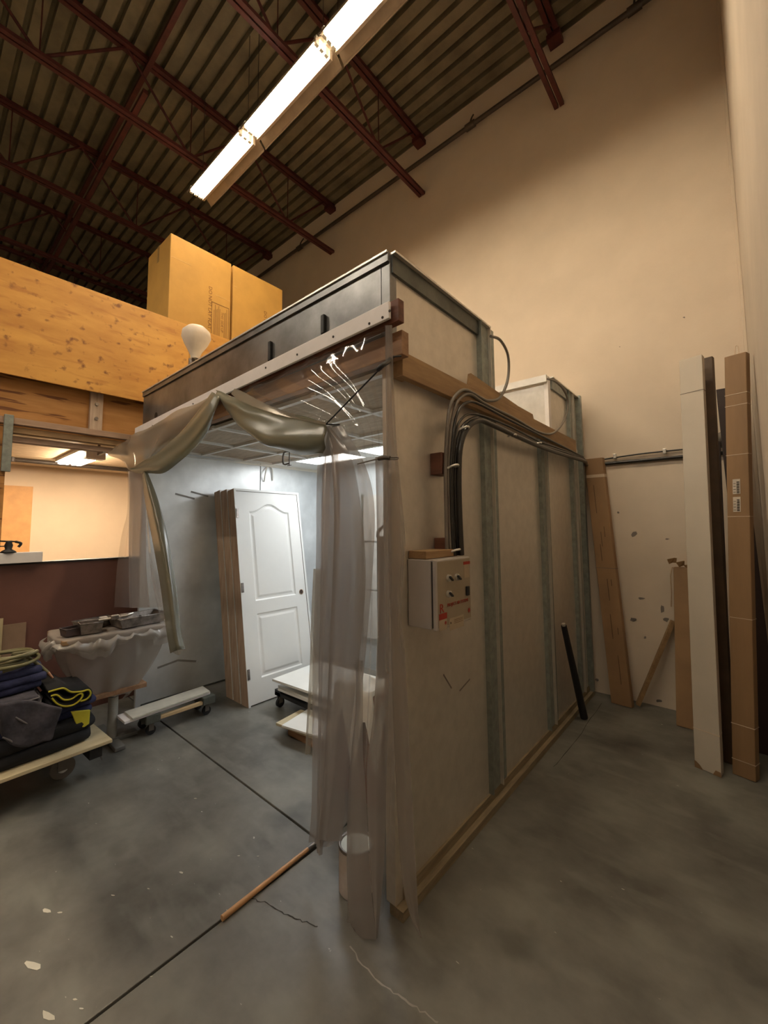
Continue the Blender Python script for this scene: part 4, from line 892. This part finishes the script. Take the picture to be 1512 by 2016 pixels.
tray(-3.62, 1.27, .36, .22, .07, 'wide battered metal tray with small parts, right end of the table', STEELD, .10)
tray(-3.58, .935, .14, .12, .075, 'small square tin at the table\'s front left', STEELD, -.1)
tray(-3.78, 1.02, .26, .16, .05, 'shallow tin at the back of the table', STEELD, .2)
tray(-3.60, .825, .11, .10, .05, 'small dark dish at the table\'s far left', mat('dark_dish', (.08, .06, .06), .4, .5), .2)
rn = random.Random(11)
for k in range(14):
    cx_, cy_ = -3.62+rn.uniform(-.07, .07), 1.27+rn.uniform(-.13, .13)
    tag(MB().lathe((cx_, cy_, ZT+.006), [(.001, 0), (.014, 0), (.016, .02), (.010, .035+.02*rn.random()), (.001, .045)], 8, Matrix.Rotation(rn.uniform(-1, 1), 4, 'X')).obj('nozzle', CHROME if k % 3 else STEELD), 'small metal nozzle lying in the wide tray', 'nozzle', 'loose nozzles in the wide tray')
for k, (x_, y_, an, L_, z_) in enumerate(((-3.66, 1.12, .2, .22, .082), (-3.60, 1.16, -.5, .18, .092), (-3.70, 1.05, .5, .26, .075), (-3.55, 1.08, .1, .2, .100))):
    d_ = Vector((math.sin(an), math.cos(an), .05))*L_/2; c_ = Vector((x_, y_, TZ+z_))
    sg = thing('spray_gun_part', ['long steel rod lying on the tins, rearmost', 'short steel rod leaning on the wide tray', 'thin steel rod on the shallow tin', 'steel rod nearest the table\'s front edge'][k], 'tool', tuple(c_), 'tools on the work table')
    MB().cyl(c_-d_, c_+d_, .007, n=8).obj('rod', CHROME if k % 2 else STEELD, sg); MB().box(c_.x-.02, c_.x+.02, c_.y-.025, c_.y+.025, c_.z-.012, c_.z+.016).obj('grip', STEELD if k % 2 else WHITEB, sg, bevel=.004)

# ------------------------------------------------------------------ dolly with boards between table and booth
DL = thing('carpet_dolly', 'four wheel dolly with carpeted ends beside the booth\'s steel wall', 'dolly', (-3.66, 1.6, 0))
zd = .10
a1 = W(297, 1447, 'z', 0); a2 = W(403, 1405, 'z', 0)
for yy in (a1.y, a2.y):
    MB().box(a1.x-.20, a1.x+.045, yy-.055, yy+.055, zd, zd+.065).obj('carpet_block', CARPET, DL, bevel=.006)
    for xx in (a1.x-.01, a1.x-.17): caster((xx, yy), .036, DL, h=zd)
MB().box(a1.x-.0, a1.x+.035, a1.y+.055, a2.y-.055, zd+.01, zd+.035).box(a1.x-.19, a1.x-.155, a1.y+.055, a2.y-.055, zd+.01, zd+.035).obj('side_rail', mat('pale_pine', (.55, .40, .22), .6, var=.1, stretch=(8, 1, 8)), DL, bevel=.002)
z_ = zd+.067+.02
P = [W(u, v, 'z', z_) for u, v in ((245, 1404), (261, 1417), (413, 1363), (399, 1353))]
tag(MB().quadbox(P, (0, 0, .012)).obj('white_board', mat('pale_board', (.58, .56, .48), .5), bevel=.001), 'long pale board on top of the carpeted dolly', 'board')
P = [Vector((p_.x-.01, p_.y-.02, zd+.067)) for p_ in P]
tag(MB().quadbox([P[0]+Vector((.0, -.03, 0)), P[1]+Vector((0, -.03, 0)), P[2]+Vector((0, .03, 0)), P[3]+Vector((0, .03, 0))], (0, 0, .018)).obj('white_board', WHITEB, bevel=.001), 'second board just under the long pale one on the dolly', 'board')

# ------------------------------------------------------------------ plywood cart with blankets and hose
PLC = thing('plywood_cart', 'low plywood cart in the left corner, loaded with moving blankets', 'cart', (-3.5, .5, 0))
MC = Matrix.Translation((-3.14, .975, 0)) @ Matrix.Rotation(R(3), 4, 'Z')
MB().box(-.62, 0, -1.4, 0, .22, .24, M=MC).obj('plywood_top', PLY3, PLC, bevel=.002)
MB().box(-.60, -.02, -.12, -.05, .15, .219, M=MC).obj('cross_rail', BLACK, PLC); MB().box(-.60, -.02, -1.3, -1.2, .15, .219, M=MC).obj('cross_rail', BLACK, PLC)
for q in ((-.25, -.20), (-.54, -.20), (-.10, -1.2), (-.54, -1.2)):
    c_ = MC @ Vector((q[0], q[1], .07)); MB().cyl(c_-Vector((.02, 0, 0)), c_+Vector((.02, 0, 0)), .068, n=24).obj('wheel', GREYC, PLC)
    MB().cyl(c_-Vector((.024, 0, 0)), c_+Vector((.024, 0, 0)), .03, n=16).obj('wheel_hub', CHROME, PLC)
    MB().box(c_.x-.035, c_.x-.027, c_.y-.03, c_.y+.03, .06, .2195).box(c_.x+.027, c_.x+.035, c_.y-.03, c_.y+.03, .06, .2195).obj('caster_fork', GREYC, PLC)
c_ = W(205, 1470, 'z', .1); MB().quadbox([MC @ Vector((-.10, -.055, .219)), MC @ Vector((-.06, -.055, .219)), MC @ Vector((-.10, -.02, .08)), MC @ Vector((-.13, -.02, .09))], (-.03, .0, 0)).obj('brake_pedal', GREYC, PLC)

def blanket(cx, cy, z0, lx, ly, h, layers, m_, label, rotz=0, piping=None, seed=1, droop=0):
    """folded quilt: stacked rounded layers with wavy edges"""
    o = thing('moving_blanket', label, 'blanket', (cx, cy, z0), 'moving blankets on the plywood cart')
    M_ = Matrix.Translation((cx, cy, z0)) @ Matrix.Rotation(rotz, 4, 'Z'); rn_ = random.Random(seed)
    for k in range(layers):
        th = h/layers; nU, nV = 40, 8; vs_ = []; sx, sy = lx*(1-.05*rn_.random()), ly*(1-.05*rn_.random()); ox, oy = rn_.uniform(-.01, .01), rn_.uniform(-.01, .01)
        zt_ = k*th
        ring = []
        for j in range(nV+1):
            ph_ = -PI/2+PI*j/nV
            for i in range(nU):
                a_ = 2*PI*i/nU; cx2, cy2 = math.cos(a_), math.sin(a_); kk = 1/max(abs(cx2), abs(cy2))**.82
                inn = max(0, math.cos(ph_)); rr = 1-(1-inn**.6)*th*.55/min(lx, ly)*2
                x_ = cx2*kk*sx/2*rr+ox; y_ = cy2*kk*sy/2*rr+oy; z_ = zt_+th/2+math.sin(ph_)*th*.52
                w1 = noise.noise(Vector((x_*6+seed, y_*6, k*1.0)))*.022; w2 = noise.noise(Vector((x_*5, y_*5+seed, k*.3)))*.02*(k+.3)/layers
                q_ = Vector((x_+w1*cx2, y_+w1*cy2, z_+w2-droop*max(0, kk*abs(cx2)-.7)*.1)); vs_.append(M_ @ q_)
        b = MB().add(vs_, [(j*nU+i, j*nU+(i+1)%nU, (j+1)*nU+(i+1)%nU, (j+1)*nU+i) for j in range(nV) for i in range(nU)]+[tuple(range(nU))[::-1], tuple(range(nV*nU, (nV+1)*nU))], True)
        b.obj('folded_layer', m_, o)
        if piping:
            mid = vs_[(nV//2)*nU:(nV//2+1)*nU]; MB().tube(mid+[mid[0]], .005, 5, 2).obj('edge_binding', piping, o)
    return o
GR = mat('grey_binding', (.14, .13, .14), .8)
blanket(-3.42, .55, .244, .44, .72, .15, 2, BLKQ, 'black folded blanket at the bottom of the pile', R(4), None, 1)
blanket(-3.44, .62, .398, .40, .60, .10, 2, NAVY, 'dark navy folded blanket with a yellow end, second in the pile', R(6), None, 2)
blanket(-3.43, .37, .502, .44, .50, .12, 3, CHARC, 'charcoal folded blanket with pale stitched edge in the pile\'s middle', R(-4), GR, 3)
blanket(-3.50, .38, .626, .42, .52, .13, 3, NAVY, 'bright navy folded blanket near the top of the pile', R(5), None, 4)
# yellow end label on the second blanket
a = W(148, 1425, 'y', .90)
A_ = [W(u, v, 'x', -3.225) for u, v in ((140, 1402), (178, 1398), (176, 1425), (166, 1432), (152, 1432), (146, 1415))]
tag(MB().quadbox(A_, (-.02, 0, 0)).obj('yellow_binding', YEL, bevel=.004), 'bright yellow binding end hanging from the navy blanket', 'binding')
# charcoal quilt corner hanging over the front
grid_rows = [[W(u, v, 'x', -3.16) for u, v in r] for r in (((0, 1385), (50, 1378), (120, 1392)), ((0, 1410), (50, 1405), (112, 1420)), ((0, 1440), (45, 1440), (105, 1450)), ((5, 1452), (35, 1468), (98, 1458)))]
hq = grid('moving_blanket', grid_rows, CHARC, None, 24, 16, lambda a_, b_: (.012*math.sin(a_*9+b_*4), 0, 0), .018)
tag(hq, 'charcoal quilt corner hanging down the front of the pile', 'blanket', 'moving blankets on the plywood cart')
MB().tube([W(u, v, 'x', -3.148) for u, v in ((5, 1452), (20, 1458), (35, 1466), (60, 1444), (90, 1415), (118, 1394))], .005, 6).obj('edge_binding', GR, hq)
MB().tube([W(u, v, 'x', -3.148) for u, v in ((30, 1412), (55, 1425), (62, 1418), (90, 1403), (112, 1398))], .005, 6).obj('edge_binding', GR, hq)
# rolled black blanket with yellow binding
RB = thing('moving_blanket', 'black blanket folded in waves with yellow edge binding, right end of the pile', 'blanket', (-3.40, .86, .48), 'moving blankets on the plywood cart')
xf = -3.22; pix = [(95, 1362), (112, 1357), (126, 1355), (140, 1362), (160, 1361), (174, 1358), (178, 1366), (170, 1376), (158, 1380)]
pix2 = [(100, 1370), (112, 1368), (125, 1377), (140, 1376), (152, 1368), (160, 1365), (162, 1370), (155, 1380), (142, 1388), (126, 1390), (112, 1385), (102, 1374)]
for k, pp in enumerate((pix, pix2)):
    c3 = [W(u, v, 'x', xf) for u, v in pp]; Q = spline(c3, 6); n_ = len(Q)
    vs_ = [q_ for q_ in Q]+[Vector((q_.x-.34, q_.y, q_.z+.0)) for q_ in Q]
    o = MB().add(vs_, [(i, i+1, i+1+n_, i+n_) for i in range(n_-1)], True).obj('folded_layer', BLKQ, RB)
    md = o.modifiers.new('s', 'SOLIDIFY'); md.thickness = .022; md.offset = 0
    MB().tube([q_+Vector((.004, 0, 0)) for q_ in Q[::2]], .0055, 6, 2).obj('edge_binding', YEL, RB)
c1 = W(98, 1392, 'x', xf); c2 = W(182, 1398, 'x', xf)
MB().box(xf-.34, xf-.002, c1.y, c2.y, c1.z-.035, c1.z+.012).obj('folded_layer', BLKQ, RB, bevel=.02)
# hose coil on top
HC = thing('hose_coil', 'olive air hose coiled on top of the blankets, brass end pointing right', 'hose', (-3.5, .40, .76))
cy0 = W(-10, 1320, 'x', -3.42).y; zc = .775
pts = []
for k in range(150):
    t = k/149; a_ = 2*PI*5.2*t; rr = .165+.028*math.sin(a_*.37+k*.05); pts.append((-3.44+rr*math.cos(a_)*.85, cy0+.02+rr*math.sin(a_), zc+.075*t+.012*math.sin(a_*1.3)))
MB().tube(pts, .0105, 8, 2).obj('hose', OLIVE, HC)
last = [pts[-1], W(25, 1288, 'x', -3.42), W(50, 1292, 'x', -3.40), W(75, 1308, 'x', -3.38), W(94, 1324, 'x', -3.36)]
MB().tube(last, .010, 8, 8).obj('hose_end', OLIVE, HC)
MB().cyl(last[-1], W(104, 1335, 'x', -3.35), .010, .006, n=10).obj('fitting', COPPER, HC)
